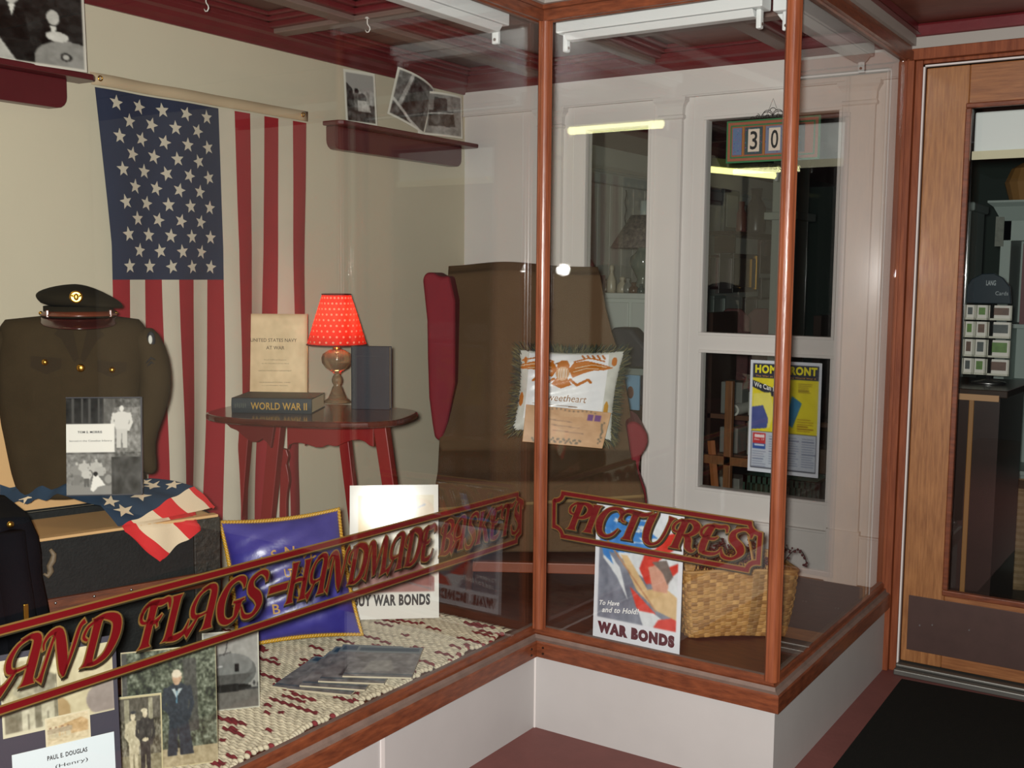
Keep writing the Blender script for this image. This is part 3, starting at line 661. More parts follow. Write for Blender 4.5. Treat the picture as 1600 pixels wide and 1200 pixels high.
text_into(m, 'Final Official Report', X0+Wn*.34, X0+Wn*.68, HZ*.475, HZ*.49); text_into(m, 'to the Secretary of the Navy', X0+Wn*.30, X0+Wn*.72, HZ*.435, HZ*.45)
text_into(m, 'UNITED STATES NAVY DEPARTMENT', X0+Wn*.25, X0+Wn*.76, HZ*.355, HZ*.368); text_into(m, 'WASHINGTON: 1946', X0+Wn*.26, X0+Wn*.74, HZ*.225, HZ*.237); text_into(m, 'U. S. GOVERNMENT PRINTING', X0+Wn*.3, X0+Wn*.7, HZ*.19, HZ*.2)
m.mk('cover_title', mat('faded_brown_ink', (.40, .32, .24), .7), nb)

# ---- lamp
p = PZ(527, 628, ZD+TZ)
la = root('table_lamp', 'small glass lamp, lit, with red dotted shade', 'lamp', (p.x, p.y, ZD+TZ), 0)
azl = az_of(p); la.rotation_euler.z = azl
def lz(px_, py_): return L(la, px_, py_)
zt, zb_ = lz(530, 460)[1], lz(530, 538)[1]; rt_ = (lz(553, 463)[0]-lz(508, 463)[0])/2; rb_ = (lz(577, 536)[0]-lz(483, 536)[0])/2
GLS = mat('pressed_glass', (.78, .66, .52), .12, spec=.8); 
gm = bpy.data.materials['pressed_glass']; gm.node_tree.nodes['Principled BSDF'].inputs['Transmission Weight'].default_value = .75; gm.node_tree.nodes['Principled BSDF'].inputs['IOR'].default_value = 1.3
zk = lz(527, 545)[1]; rB = (lz(549, 560)[0]-lz(500, 560)[0])/2
m = MB(); m.lathe([(.05, 0), (.048, .008), (.034, .02), (.026, .045), (.018, .075), (.013, .085), (.019, .10), (.02, .115), (.016, .13), (.011, .14), (.015, .15), (rB*.75, .175), (rB*.97, .20), (rB, .225), (rB*.9, .245), (rB*.55, .262), (.012, .27)], 20)
sc = zk/.27
for i, v in enumerate(m.v): m.v[i] = (v[0], v[1], v[2]*sc)
m.mk('glass_base', GLS, la, smooth=True)
MB().lathe([(.014, zk-.005), (.016, zk+.002), (.012, zk+.01), (.012, zk+.035)], 16).mk('socket', BRASS, la, smooth=True)
bulb = mat('warm_bulb', (1, .82, .5), emit=9)
MB().ell((0, 0, zk+.065), (.018, .018, .03), 16, 10).mk('light_bulb', bulb, la, smooth=True)
SHD = bpy.data.materials.new('red_shade_cloth'); SHD.use_nodes = True; nt = SHD.node_tree; nt.nodes.clear()
def trans_mat(m_, c, tw=.5):
    nt = m_.node_tree; out = nt.nodes.new('ShaderNodeOutputMaterial'); mx = nt.nodes.new('ShaderNodeMixShader'); d = nt.nodes.new('ShaderNodeBsdfDiffuse'); t = nt.nodes.new('ShaderNodeBsdfTranslucent')
    d.inputs[0].default_value = (*lin(c), 1); t.inputs[0].default_value = (*lin(c), 1); mx.inputs[0].default_value = tw
    nt.links.new(d.outputs[0], mx.inputs[1]); nt.links.new(t.outputs[0], mx.inputs[2]); nt.links.new(mx.outputs[0], out.inputs[0])
trans_mat(SHD, (.80, .19, .16), .42); DOT = bpy.data.materials.new('pale_dots'); DOT.use_nodes = True; DOT.node_tree.nodes.clear(); trans_mat(DOT, (1, .92, .80), .6)
m = MB(); n = 48
m.loft([[(r_*math.cos(2*PI*k/n), r_*math.sin(2*PI*k/n), z) for k in range(n)] for r_, z in ((rb_, zb_), (rt_, zt))], 0, cap=False)
for j in range(9):
    t = (j+.6)/9.2; r_ = rb_+(rt_-rb_)*t; z = zb_+(zt-zb_)*t
    for k in range(26):
        a = 2*PI*(k+(j % 2)*.5)/26; ds = .0042
        pts = [((r_+.0012)*math.cos(a+ds*math.cos(q)/r_), (r_+.0012)*math.sin(a+ds*math.cos(q)/r_), z+ds*math.sin(q)) for q in [i*PI/4 for i in range(8)]]
        m.add(pts, [tuple(range(8))], 1)
sh = m.mk('lamp_shade', [SHD, DOT], la, smooth=True)
for r_, z in ((rb_, zb_), (rt_, zt)):
    m = MB(); m.tube([(r_*math.cos(2*PI*k/48), r_*math.sin(2*PI*k/48), z) for k in range(49)], .0028, 6, cap=False)
    m.mk('shade_trim', mat('maroon_braid', (.35, .05, .06), .8), la, smooth=True)
pl = bpy.data.lights.new('lamp_light', 'POINT'); pl.energy = 1.5; pl.color = (1, .68, .36); pl.shadow_soft_size = .02
po = bpy.data.objects.new('lamp_light', pl); COL.objects.link(po); po.parent = la; po.location = (0, 0, zk+.11)
# ================================================================ trunk, uniform, cap
def Lz(o, x, y, c):
    Mi = RM(o).inverted(); a = Mi @ CAM; d = (Mi.to_3x3() @ ray(x, y)); t = (c-a.z)/d.z; p = a+d*t; return (p.x, p.y)
TRB = mat('black_trunk_fibre', (.10, .11, .11), .7, spec=.3, var=.35, vscale=30, bump=.2, bscale=120); SLAT = mat('old_wood_slat', (.46, .24, .13), .6, rgb2=(.30, .15, .09), vscale=6, stretch=(2, 16, 16), bump=.2, bscale=40)
TAN = mat('tan_paper_lining', (.80, .64, .44), .75, var=.06, vscale=6); IRON = mat('dark_speckled_iron', (.20, .17, .14), .6, rgb2=(.07, .08, .07), vscale=60, bump=.4, bscale=80)
TW, TD, TH = .82, .36, .49
tr = root('steamer_trunk', 'open black steamer trunk with wooden slats and tan paper lining', 'trunk', (-2.405, 2.113, ZD), 1.264)
m = MB(); t_ = .014
m.box((-TW, 0, 0), (0, TD, .015)); m.box((-TW, 0, 0), (0, t_, TH)); m.box((-TW, TD-t_, 0), (0, TD, TH)); m.box((-TW, 0, 0), (-TW+t_, TD, TH)); m.box((-t_, 0, 0), (0, TD, TH))
m.mk('trunk_body', TRB, tr, bevel=.004)
MB().box((-TW+t_, t_, TH-.035), (-t_, TD-t_, TH-.02)).box((-TW+t_, t_, TH-.035), (-TW+t_+.006, TD-t_, TH+.002)).box((-t_-.006, t_, TH-.035), (-t_, TD-t_, TH+.002)).mk('tray', TAN, tr)
MB().box((-TW, -.006, TH-.004), (0, t_+.01, TH+.004)).mk('front_rim', TAN, tr, bevel=.002)
m = MB(); m.box((-TW, TD+.002, TH+.0), (-.17, TD+.016, TH+.34)); m.mk('trunk_lid', TRB, tr, bevel=.004)
MB().box((-TW+.01, TD-.006, TH+.008), (-.18, TD+.002, TH+.33)).mk('lid_lining', TAN, tr)
zs_ = [L(tr, 88, 935, -.012)[1], L(tr, 88, 960, -.012)[1]]
zc_ = sum(zs_)/2; hz_ = abs(zs_[0]-zs_[1])/2
for z in (zc_, .05): MB().box((-TW, -.014, z-hz_), (-.02, 0, z+hz_)).mk('wood_slat', SLAT, tr, bevel=.003)
x_ = -.075
for a_ in ((-.075, 0), (-TW, -TW+.07)): MB().box((a_[0], -.008, .0), (a_[1]+.004, .02, TH-.004)).box((a_[0], -.008, 0), (a_[1]+.004, .02, .05)).mk('corner_iron', IRON, tr, bevel=.003)
m = MB(); rr = rnd
for i in range(9): x = -TW+.05+i*.09; m.lathe([(.0001, .003), (.004, .002), (.005, 0)], 8, c=(0, 0, 0))
for i in range(8):
    x = -TW+.06+i*.10; MB().ell((x, -.015, zc_+.01), (.004, .003, .004), 8, 5).mk('slat_nail', METAL, tr, smooth=True)
h = [(*L(tr, *q, -.02),) for q in ((78, 858), (84, 866), (82, 876), (77, 884), (79, 892), (74, 900), (68, 896))]
MB().tube([(x, -.022, z) for x, z in h], [.004, .007, .009, .008, .009, .007, .003], 8).mk('leather_tab', mat('grey_leather', (.42, .36, .28), .6, bump=.2), tr, smooth=True)

# ---- flag draped over the right corner of the trunk
fd = root('draped_flag', 'old wool flag draped over the trunk rim with stars and three red stripes showing', 'flag', (-2.405, 2.113, ZD), 1.264)
def top(px_, py_, dz=.008): q = Lz(fd, px_, py_, TH+dz); return (*q, TH+dz)
def hang(px_, py_): x, z = L(fd, px_, py_, -.018); return (x, -.018, z)
K, T_, R_, B_ = top(214, 838), hang(250, 877), top(336, 790, .014), top(303, 759, .085)
K = (K[0], -.012, TH+.004)
def drape(x, y, z):
    z += .004*math.sin(x*40+y*20)*math.cos(y*33)+.002*math.sin(x*90+y*50)
    if x < .012 and y > -.014 and z < TH+.010:
        if y < .035 and z < TH-.004: y = -.014-.004*math.sin(x*60)
        else: z = TH+.010
    return (x, y, z)
def bil(a, b, c, d, u, v): return tuple((1-u)*(1-v)*p+u*(1-v)*q+u*v*r+(1-u)*v*s_ for p, q, r, s_ in zip(a, b, c, d))
RD2, WH2, BL2 = mat('wool_red', (.80, .16, .17), .85, bump=.25, bscale=600, var=.05), mat('wool_white', (.86, .78, .66), .85, bump=.25, bscale=600), mat('wool_blue', (.13, .22, .31), .85, bump=.25, bscale=600, var=.1)
m = MB()
for i, c in enumerate((1, 2, 1, 2, 1)):
    v0, v1 = ([0, .15, .43, .68, .93, 1])[i:i+2]
    m.grid(lambda u, v: drape(*bil(K, T_, R_, B_, u, v0+(v1-v0)*v)), 16, 10, c)
C2, C1 = top(236, 748, .10), top(157, 789, .06); D2, D1 = top(122, 755, .11), top(96, 773, .085); E2, E1 = top(0, 762, .09), top(0, 795, .03)
m.grid(lambda u, v: drape(*bil(K, B_, C2, C1, u, v)), 24, 24, 0)
m.grid(lambda u, v: drape(*bil(C1, C2, D2, D1, u, v)), 16, 12, 0)
m.grid(lambda u, v: (lambda q: (q[0], q[1], q[2]+.02*math.sin(PI*v)*math.sin(PI*min(u*1.2, 1))+.006*math.sin(v*20)))(drape(*bil(D1, D2, E2, E1, u, v))), 12, 16, 0)
def star_on(quad, u, v, s_, ang):
    e = 1e-3; P0 = Vector(bil(*quad, u, v)); du = (Vector(bil(*quad, u+e, v))-P0)/e; dv = (Vector(bil(*quad, u, v+e))-P0)/e
    pts = []
    for k in range(10):
        rr_ = s_ if k % 2 == 0 else s_*.42; a = PI/2+k*PI/5+ang; q = drape(*bil(quad[0], quad[1], quad[2], quad[3], u+rr_*math.cos(a)/du.length, v+rr_*math.sin(a)/dv.length)); pts.append((q[0], q[1]-.003, q[2]+.004))
    q = drape(*P0); pts.append((q[0], q[1]-.003, q[2]+.004)); m.add(pts, [(10, k, (k+1) % 10) for k in range(10)], 2)
QC = (K, B_, C2, C1)
for u, v, s_ in ((.18, .42, .030), (.52, .62, .030), (.15, .93, .026), (.82, .75, .024), (.9, .35, .022), (.85, 1.0, .022)): star_on(QC, u, v, s_, rnd.uniform(0, 1))
star_on((D1, D2, E2, E1), .3, .6, .026, .4)
m.mk('flag_cloth', [BL2, RD2, WH2], fd, smooth=True)

# ---- navy jacket hanging over the left front of the trunk
nj = root('navy_jacket', 'dark navy uniform jacket with brass buttons hanging over the left end of the trunk', 'jacket', (-2.405, 2.113, ZD), 1.264)
NC = mat('navy_wool', (.04, .045, .07), .9, spec=.12, var=.2, vscale=10, bump=.15, bscale=300)
rows = [(-60, 6, 775, .20), (-60, 38, 800, .06), (-60, 44, 808, -.01), (-60, 58, 838, -.03), (-60, 63, 862, -.04), (-60, 65, 900, -.04), (-60, 74, 940, -.045), (-60, 82, 985, -.05), (-60, 86, 1040, -.05)]
def njp(u, v):
    s_ = v*(len(rows)-1); i = min(int(s_), len(rows)-2); f = s_-i; a, b = rows[i], rows[i+1]
    px_ = (a[0]+(a[1]-a[0])*u)*(1-f)+(b[0]+(b[1]-b[0])*u)*f; py_ = a[2]*(1-f)+b[2]*f; y = a[3]*(1-f)+b[3]*f
    x, z = L(nj, px_, py_, y); return (x, y-.03*math.sin(PI*min(u, 1))**.5*(v > .1)-.006*math.sin(u*13+v*5), z)
MB().grid(njp, 24, 40).mk('jacket_front', NC, nj, smooth=True, solid=.006)
sl = [L(nj, *q, -.06) for q in ((8, 830), (14, 880), (22, 930), (30, 985), (36, 1040))]
MB().tube([(x, -.075, z) for x, z in sl], [(.03, .045)]*5, 12).mk('sleeve', NC, nj, smooth=True)
for q in ((18, 821), (5, 880)):
    x, z = L(nj, *q, -.085); MB().ell((x, -.075, z), (.009, .006, .009), 10, 6).mk('brass_button', BRASS, nj, smooth=True)
x, z = L(nj, 40, 960, -.11); MB().box((x-.006, -.118, z-.028), (x+.006, -.108, z+.028)).mk('brass_bar', BRASS, nj, bevel=.002)

# ---- army uniform jacket on a form
p = PX(118, 640, -2.74); azj = az_of(p)-.12
ja = root('army_jacket', 'olive drab army uniform jacket with brass buttons displayed upright in the trunk', 'jacket', (p.x, p.y, .82), azj)
OD = mat('olive_drab_wool', (.235, .19, .125), .9, spec=.15, var=.15, vscale=14, bump=.2, bscale=500)
prof = [(492, 80, 165, .045), (495, 30, 200, .06), (499, 8, 217, .075), (512, -2, 228, .09), (545, -6, 232, .10), (580, -6, 230, .11), (620, -2, 224, .11), (660, 3, 216, .105), (700, 12, 216, .10), (735, 20, 226, .10), (768, 30, 232, .10)]
PR = []
for y_, xl_, xr_, b_ in prof:
    a = L(ja, xl_, y_); b = L(ja, xr_, y_); PR.append((a[0], b[0], (a[1]+b[1])/2, b_))
def jab(z):
    for (a0, b0, z0, d0), (a1, b1, z1, d1) in zip(PR, PR[1:]):
        if z0 >= z >= z1: f = (z0-z)/(z0-z1); return a0+(a1-a0)*f, b0+(b1-b0)*f, d0+(d1-d0)*f
    return (PR[0][0], PR[0][1], PR[0][3]) if z > PR[0][2] else (PR[-1][0], PR[-1][1], PR[-1][3])
def jsurf(x, z):
    a, b, d = jab(z); c, h_ = (a+b)/2, (b-a)/2; q = max(0, 1-((x-c)/h_)**2); return -d*q**.4
def jpix(px_, py_, off=.003):
    y = -.1
    for _ in range(4): x, z = L(ja, px_, py_, y); y = jsurf(x, z)-off
    return (x, y, z)
n = 40; zs2 = np.linspace(PR[0][2], PR[-1][2], 40); rings = []
for z in zs2:
    a, b, d = jab(z); c, h_ = (a+b)/2, (b-a)/2; R2 = []
    for k in range(n):
        t = 2*PI*k/n; sx, sy = math.cos(t), math.sin(t)
        x = c+h_*math.copysign(abs(sx)**.8, sx); y = d*math.copysign(abs(sy)**.8, sy)
        fold = .005*math.sin(x*55+z*9)*min(1, (PR[0][2]-z)*4)+.004*math.sin(x*30-z*22)
        R2.append((x, y+fold, z))
    rings.append(R2)
MB().loft(rings).mk('jacket_body', OD, ja, smooth=True)
for nm, pts in (('right', ((218, 512, 19), (236, 545, 23), (243, 580, 24), (243, 615, 24), (232, 650, 21), (222, 690, 18), (232, 725, 14), (240, 738, 6))), ('left', ((4, 512, 24), (-16, 540, 26), (-24, 590, 27), (-22, 640, 22)))):
    P3 = [(*L(ja, x, y, -.01),) for x, y, r in pts]; m = MB()
    m.tube([(a, -.01-.03*math.sin(i/3), b) for i, (a, b) in enumerate(P3)], [(r*.0019*1.05, r*.0019*1.0) for _, _, r in pts], 16); m.mk('sleeve', OD, ja, smooth=True, sub=1)
def patch(name, poly, mt, off=.004, th=.003, par=ja, lab=None, n=1):
    c = (sum(q[0] for q in poly)/len(poly), sum(q[1] for q in poly)/len(poly))
    fr = [jpix(*q, off+th) for q in poly]; bk = [jpix(*q, off-.004) for q in poly]
    return MB().loft([bk, fr]).mk(name, mt, par, label=lab)
ODL = mat('olive_drab_edge', (.20, .16, .11), .9, spec=.15, bump=.2, bscale=400)
patch('lapel', [(92, 500), (112, 506), (123, 560), (116, 566), (96, 530), (84, 522), (90, 516), (82, 508)], ODL, .005)
patch('lapel', [(158, 500), (138, 506), (126, 560), (131, 567), (152, 532), (164, 524), (158, 517), (166, 510)], ODL, .005)
patch('pocket_flap', [(48, 556), (96, 560), (95, 576), (72, 585), (48, 574)], ODL); patch('pocket_flap', [(152, 563), (198, 566), (197, 580), (175, 590), (152, 580)], ODL)
patch('pocket', [(50, 576), (95, 578), (94, 630), (51, 628)], OD, .002); patch('pocket', [(153, 582), (197, 584), (196, 636), (154, 634)], OD, .002)
m = MB(); m.tube([jpix(125, y_, .001) for y_ in range(566, 765, 12)], .0025, 6); m.mk('front_edge', ODL, ja, smooth=True)
for q, r_ in (((126, 575), .011), ((70, 566), .008), ((175, 578), .008), ((127, 640), .011), ((128, 705), .011)):
    c = jpix(*q, .01); b_ = MB().ell(c, (r_, .006, r_), 14, 8); b_.tube([(c[0]+r_*.95*math.cos(t*PI/8), c[1]+.001, c[2]+r_*.95*math.sin(t*PI/8)) for t in range(17)], .0012, 5, cap=False); b_.mk('brass_button', BRASS, ja, smooth=True)
x, z = L(ja, 231, 531, -.07)
pt = MB().ell((x+.008, -.052, z), (.012, .006, .024), 14, 8); po_ = pt.mk('shoulder_patch', mat('patch_black', (.06, .07, .10), .7), ja, smooth=True, label='dark oval unit patch with white figure')
MB().ell((x+.006, -.059, z), (.006, .003, .013), 10, 6).mk('patch_figure', mat('patch_white', (.75, .75, .72), .7), po_, smooth=True)
m = MB()
for i in range(2):
    pts = [L(ja, *q, -.075) for q in ((224, 580-i*7), (236, 566-i*7), (246, 572-i*7))]; m.tube([(a, -.072+.012*abs(k-1), b) for k, (a, b) in enumerate(pts)], .003, 6)
m.mk('chevron', mat('chevron_black', (.10, .09, .09), .8), ja, smooth=True)
# collar ring under the cap
# ---- cap
p = PX(120, 500, -2.72)
cp = root('service_cap', 'olive army service cap with brown leather visor strap and brass badge', 'cap', (p.x, p.y, p.z), az_of(p)+.02)
CZ = lambda y_: L(cp, 120, y_)[1]; CX = lambda x_: L(cp, x_, 480)[0]
CAPM = mat('dark_olive_cap_cloth', (.135, .115, .075), .9, spec=.15, bump=.2, bscale=500, var=.15); LEA = mat('russet_leather', (.40, .20, .13), .3, coat=.3, var=.15); VIS = mat('oxblood_visor_leather', (.24, .10, .09), .2, coat=.5)
bx0, bx1 = CX(67), CX(177); bc = (bx0+bx1)/2; br = (bx1-bx0)/2; z0, z1 = CZ(500), CZ(478)
def ering(cx, cy, rx, ry, z, tilt=0, n=36): return [(cx+rx*math.cos(2*PI*k/n), cy+ry*math.sin(2*PI*k/n), z+tilt*(rx*math.cos(2*PI*k/n))) for k in range(n)]
MB().loft([ering(bc, 0, br, br*1.12, z0), ering(bc, 0, br, br*1.12, z1)]).mk('cap_band', CAPM, cp, smooth=True)
cx0, cx1 = CX(55), CX(193); cc = (cx0+cx1)/2; cr_ = (cx1-cx0)/2; za, zb2, zt2 = CZ(480), CZ(470), CZ(447)
m = MB(); tl = -.13
m.loft([ering(bc, 0, br, br*1.12, za), ering(cc, 0, cr_*.97, cr_*1.02, zb2-.008, tl), ering(cc, 0, cr_, cr_*1.05, zb2, tl), ering(cc, 0, cr_*.95, cr_, zb2+.012, tl), ering(cc-.01, -.01, cr_*.6, cr_*.65, zt2-.010, tl*.6), ering(cc-.012, -.01, cr_*.25, cr_*.3, zt2-.001, tl*.3), ering(cc-.012, -.01, .002, .002, zt2, 0)])
for i, v in enumerate(m.v):
    if v[1] < 0 and v[2] > za+.01: m.v[i] = (v[0], v[1]*.9, v[2]+.006*math.exp(-(v[0]-bc)**2/.004))
m.mk('crown', CAPM, cp, smooth=True, sub=1)
fy = -br*1.12
m = MB()
def vis(u, v): a = PI+PI*(.06+.88*u); k = br*1.0+.006; e = .052*math.sin(PI*u)**.7*v; return (bc+(k+e*.55)*math.cos(a), (k*1.12+e)*math.sin(a)+.0, z0+.008-.026*v*math.sin(PI*u)**.5)
m.grid(vis, 30, 6); m.mk('visor', VIS, cp, smooth=True, solid=.003)
m = MB(); m.tube([(bc+(br+.004)*math.cos(PI+PI*(.06+.88*t/24)), (br*1.12+.006)*math.sin(PI+PI*(.06+.88*t/24)), z0+.020) for t in range(25)], [(.009, .003)]*25, 10); st = m.mk('visor_strap', LEA, cp, smooth=True)
for t in (.2, .8):
    a = PI+PI*t; MB().box((bc+(br+.008)*math.cos(a)-.004, (br*1.12+.011)*math.sin(a)-.003, z0+.010), (bc+(br+.008)*math.cos(a)+.004, (br*1.12+.011)*math.sin(a)+.004, z0+.031)).mk('strap_keeper', LEA, st, bevel=.002)
for t in (.02, .98):
    a = PI+PI*t; MB().ell((bc+(br+.006)*math.cos(a), (br*1.12+.006)*math.sin(a), z0+.02), (.006, .006, .006), 10, 6).mk('cap_button', BRASS, cp, smooth=True)
bxp, bzp = L(cp, 119, 464, fy-.012)
m = MB(); m.loft([[(bxp+r_*math.cos(2*PI*k/24), fy-.012-dy, bzp+r_*math.sin(2*PI*k/24)) for k in range(24)] for r_, dy in ((.017, -.03), (.0175, 0), (.016, .003), (.012, .003))])
m.ell((bxp, fy-.016, bzp), (.007, .003, .010), 10, 6); m.ell((bxp-.007, fy-.015, bzp+.003), (.006, .002, .004), 8, 5); m.ell((bxp+.007, fy-.015, bzp+.003), (.006, .002, .004), 8, 5)
m.mk('cap_badge', BRASS, cp, smooth=True)

# ---- framed tribute sheet on the trunk rim
def tribute():
    c = Cv(118, 160, G(.40)); c.noise(.10, 14)
    c.rect(0, 0, .5, .28, G(.2)); c.noise(.08, 8, 0, 0, .5, .28)
    for x in (.08, .2, .3, .42): c.rect(x, .0, x+.03, .26, G(.32))
    c.rect(.64, .1, 1, .56, G(.5)); c.noise(.14, 30, .64, 0, 1, .6); c.person(.74, .52, .44, G(.82), G(.78), G(.85), wd=.34, asp=1.2)
    c.rect(0, .58, .64, 1, G(.50)); c.noise(.12, 26, 0, .58, .64, 1); c.rect(0, .90, .6, 1, G(.55))
    for x, y, h_ in ((.14, .90, .24), (.24, .86, .22), (.27, .92, .2), (.40, .88, .25), (.45, .9, .22)): c.person(x, y, h_, G(rnd.uniform(.55, .8)), G(rnd.uniform(.3, .6)), G(.75), wd=.33, asp=1.3)
    c.poly([(.32, .95), (.36, .80), (.42, .80), (.52, .9), (.42, .92), (.36, .97)], G(.9)); c.ell(.39, .785, .03, .025, G(.2)); c.ell(.56, .84, .08, .07, G(.45)); c.ell(.56, .84, .05, .045, G(.6))
    c.rect(.6, .61, 1, 1, G(.27)); c.noise(.10, 10, .6, .61, 1, 1); c.rect(0, .27, .64, .56, (.90, .89, .86)); c.rect(0, 0, 1, .005, G(.1)); return c
_x, _z = L(tr, 163, 774, .065); p = RM(tr) @ Vector((_x, .065, _z)); tf = root('photo_tribute_frame', 'photo collage with a white name card, black and white, propped on the trunk rim', 'picture frame', tuple(p), az_of(p)-.22, -.10)
q0_, q1_, q2_ = L(tf, 104, 772), L(tf, 223, 774), L(tf, 160, 622)
m = MB(); card_geo(m, tribute(), q0_[0], .003, q1_[0]-.004, q2_[1], 0, .0); m.mk('collage_print', GLOSSP, tf)
fx0, fx1, fz = q0_[0], q1_[0], q2_[1]
m = MB(); m.box((fx0, .0005, 0), (fx1, .012, fz+.003)); m.box((fx1-.004, -.003, 0), (fx1, .001, fz+.003)); m.box((fx0, -.003, fz), (fx1, .001, fz+.003)); m.box((fx0, -.003, 0), (fx1, .001, .003)); m.mk('acrylic_frame', mat('grey_acrylic', (.30, .30, .32), .2), tf)
Wt, Ht = fx1-fx0, fz
m = MB(); text_into(m, 'TOM S. MORRIS', fx0+Wt*.15, fx0+Wt*.47, Ht*.640, Ht*.664, bold=.03); text_into(m, 'Served in the Canadian Infantry', fx0+Wt*.04, fx0+Wt*.60, Ht*.548, Ht*.572); m.mk('card_lettering', INK, tf)

# ---- boards and photographs by the glass at the lower left, print colours dimmed for weaker flash
p = PX(90, 1190, -1.975)
bd = root('photo_mount_board', 'grey board of mounted snapshots with name card in the lower left corner', 'photo board', (p.x, p.y, ZD+.003), az_of(p)+.22, -.06)
qa, qb = L(bd, -25, 1195), L(bd, 190, 1195); zt_ = L(bd, 90, 1012)[1]
MB().box((qa[0], .001, 0), (qb[0], .006, zt_+.005)).mk('backing_board', mat('slate_board', (.20, .19, .24), .6), bd, bevel=.001)
def mprint(cv, x0, y0, x1, y1, lab, dy=-.0012, mt=GLOSSP):
    a = L(bd, x0, y1, dy); b = L(bd, x1, y0, dy); m = MB(); card_geo(m, cv, a[0], a[1], b[0], b[1], dy, .0008, back=(.9, .88, .8)); o = m.mk('mounted_print', mt, bd, label=lab); return a, b
cv = Cv(70, 74, (.78, .75, .62)); cv.noise(.10, 6); cv.rect(0, .6, 1, 1, (.55, .53, .45)); cv.person(.4, .95, .85, (.7, .68, .58), (.82, .8, .7), wd=.3); cv.person(.7, .95, .8, (.6, .58, .5), (.8, .78, .68), wd=.3); cv.noise(.10, 18); cv.a *= .86; border(cv, .05, (.76, .74, .64)); mprint(cv, 5, 1015, 100, 1155, 'pale sepia snapshot of two standing people')
cv = Cv(60, 74, (.84, .80, .66)); cv.noise(.04, 6); cv.ell(.0, .85, .22, .2, (.72, .62, .45)); cv.ell(1.0, .78, .5, .28, (.62, .58, .55)); cv.rect(0, .97, 1, 1, (.85, .82, .7)); cv.a *= .86; cv.noise(.03, 16); mprint(cv, 92, 1002, 174, 1128, 'faded cream page with two arched shapes', -.003)
cv = Cv(54, 50, (.86, .80, .66)); cv.poly([(.3, .35), (.8, .2), (.95, .35), (.95, .7), (.3, .7)], (.80, .68, .50)); cv.noise(.06, 10, .05, .25, .95, .9)
for x in (.12, .24, .38, .5): cv.person(x, .75, .4, (.72, .66, .55), (.8, .76, .64), (.6, .45, .35), wd=.3)
cv.noise(.08, 20); cv.a *= .88; border(cv, .06, (.78, .74, .63)); mprint(cv, 72, 1108, 140, 1168, 'small sepia snapshot of a family before a house', -.005)
cv = Cv(80, 30, (.78, .82, .84)); a, b = mprint(cv, 22, 1143, 178, 1250, 'pale name card', -.0065, PRINT)
m = MB(); a = L(bd, 74, 1189, -.0072); b = L(bd, 137, 1182, -.0072); text_into(m, 'PAUL E. DOUGLAS', a[0], b[0], a[1], a[1]+.010, -.0078, bold=.03); text_into(m, '(Henry)', a[0]+.015, b[0]+.0, a[1]-.022, a[1]-.012, -.0078); m.mk('name_lettering', INK, bd)
# sailor photograph, couple snapshot, aircraft photograph; flash falloff multiplied into their colours
GR = lambda a, b=1.0: (a*.95*b, a*b, a*.82*b)
cv = Cv(130, 166, (.31, .34, .26)); cv.noise(.22, 18); cv.noise(.26, 52); cv.poly([(.64, .1), (.78, .1), (.80, .7), (.68, .72)], (.27, .27, .24)); cv.rect(0, .0, .06, 1, (.3, .3, .28)); cv.rect(0, .84, 1, 1, (.72, .66, .52)); cv.noise(.04, 14, 0, .84, 1, 1)
NV = (.13, .17, .21); cv.person(.58, .90, .70, NV, NV, (.82, .70, .58), wd=.24, asp=1.25); cv.poly([(.46, .90), (.5, .48), (.66, .48), (.74, .90), (.62, .90), (.59, .6), (.55, .90)], NV)
cv.poly([(.52, .345), (.57, .42), (.63, .345), (.6, .34), (.57, .37), (.55, .34)], (.75, .8, .8)); cv.ell(.575, .265, .042, .05, (.82, .68, .55)); cv.ell(.575, .225, .055, .027, (.93, .88, .78)); cv.ell(.575, .205, .04, .02, (.93, .88, .78)); cv.line([(.575, .37), (.57, .46)], .012, (.4, .6, .7)); cv.noise(.10, 44); cv.a *= .84; border(cv, .012, (.74, .70, .56), .01)
p = PZ(262, 1197, ZD+.02); r1 = root('photograph', 'colour photograph of a sailor in white cap standing before ivy', 'photograph', (p.x, p.y, ZD+.014), az_of(p)+.02, -.05)
a, b, c_ = L(r1, 193, 1190), L(r1, 341, 1190), L(r1, 262, 1013); m = MB(); card_geo(m, cv, a[0], .0, b[0], c_[1], 0, .0015); m.mk('print_sheet', PRINT, r1)
cv = Cv(84, 126, (.40, .38, .31)); cv.noise(.20, 16); cv.noise(.2, 34); cv.rect(.0, .0, 1, .3, (.34, .32, .27)); cv.rect(.18, .05, .28, .4, (.6, .58, .48)); cv.rect(.7, .05, .8, .35, (.62, .6, .5)); cv.rect(0, .75, 1, 1, (.58, .55, .44))
cv.person(.36, .93, .72, (.78, .74, .62), (.80, .76, .64), (.85, .8, .68), wd=.25, asp=1.3); cv.poly([(.26, .72), (.3, .35), (.45, .35), (.48, .74)], (.80, .76, .64)); cv.person(.62, .94, .76, (.22, .2, .18), (.2, .18, .16), (.85, .8, .68), wd=.27, asp=1.3); cv.ell(.61, .20, .07, .03, (.88, .84, .72)); cv.ell(.62, .56, .07, .025, (.85, .8, .68)); cv.ell(.37, .21, .06, .02, (.2, .2, .2)); cv.noise(.12, 22); cv.a *= .90; border(cv, .03, (.72, .68, .53), .04)
p2_ = PZ(219, 1203, ZD+.02); r2 = root('photograph', 'small sepia snapshot of a couple in front of the sailor photograph', 'photograph', (p.x, p.y, ZD+.012), az_of(p)+.02, -.04)
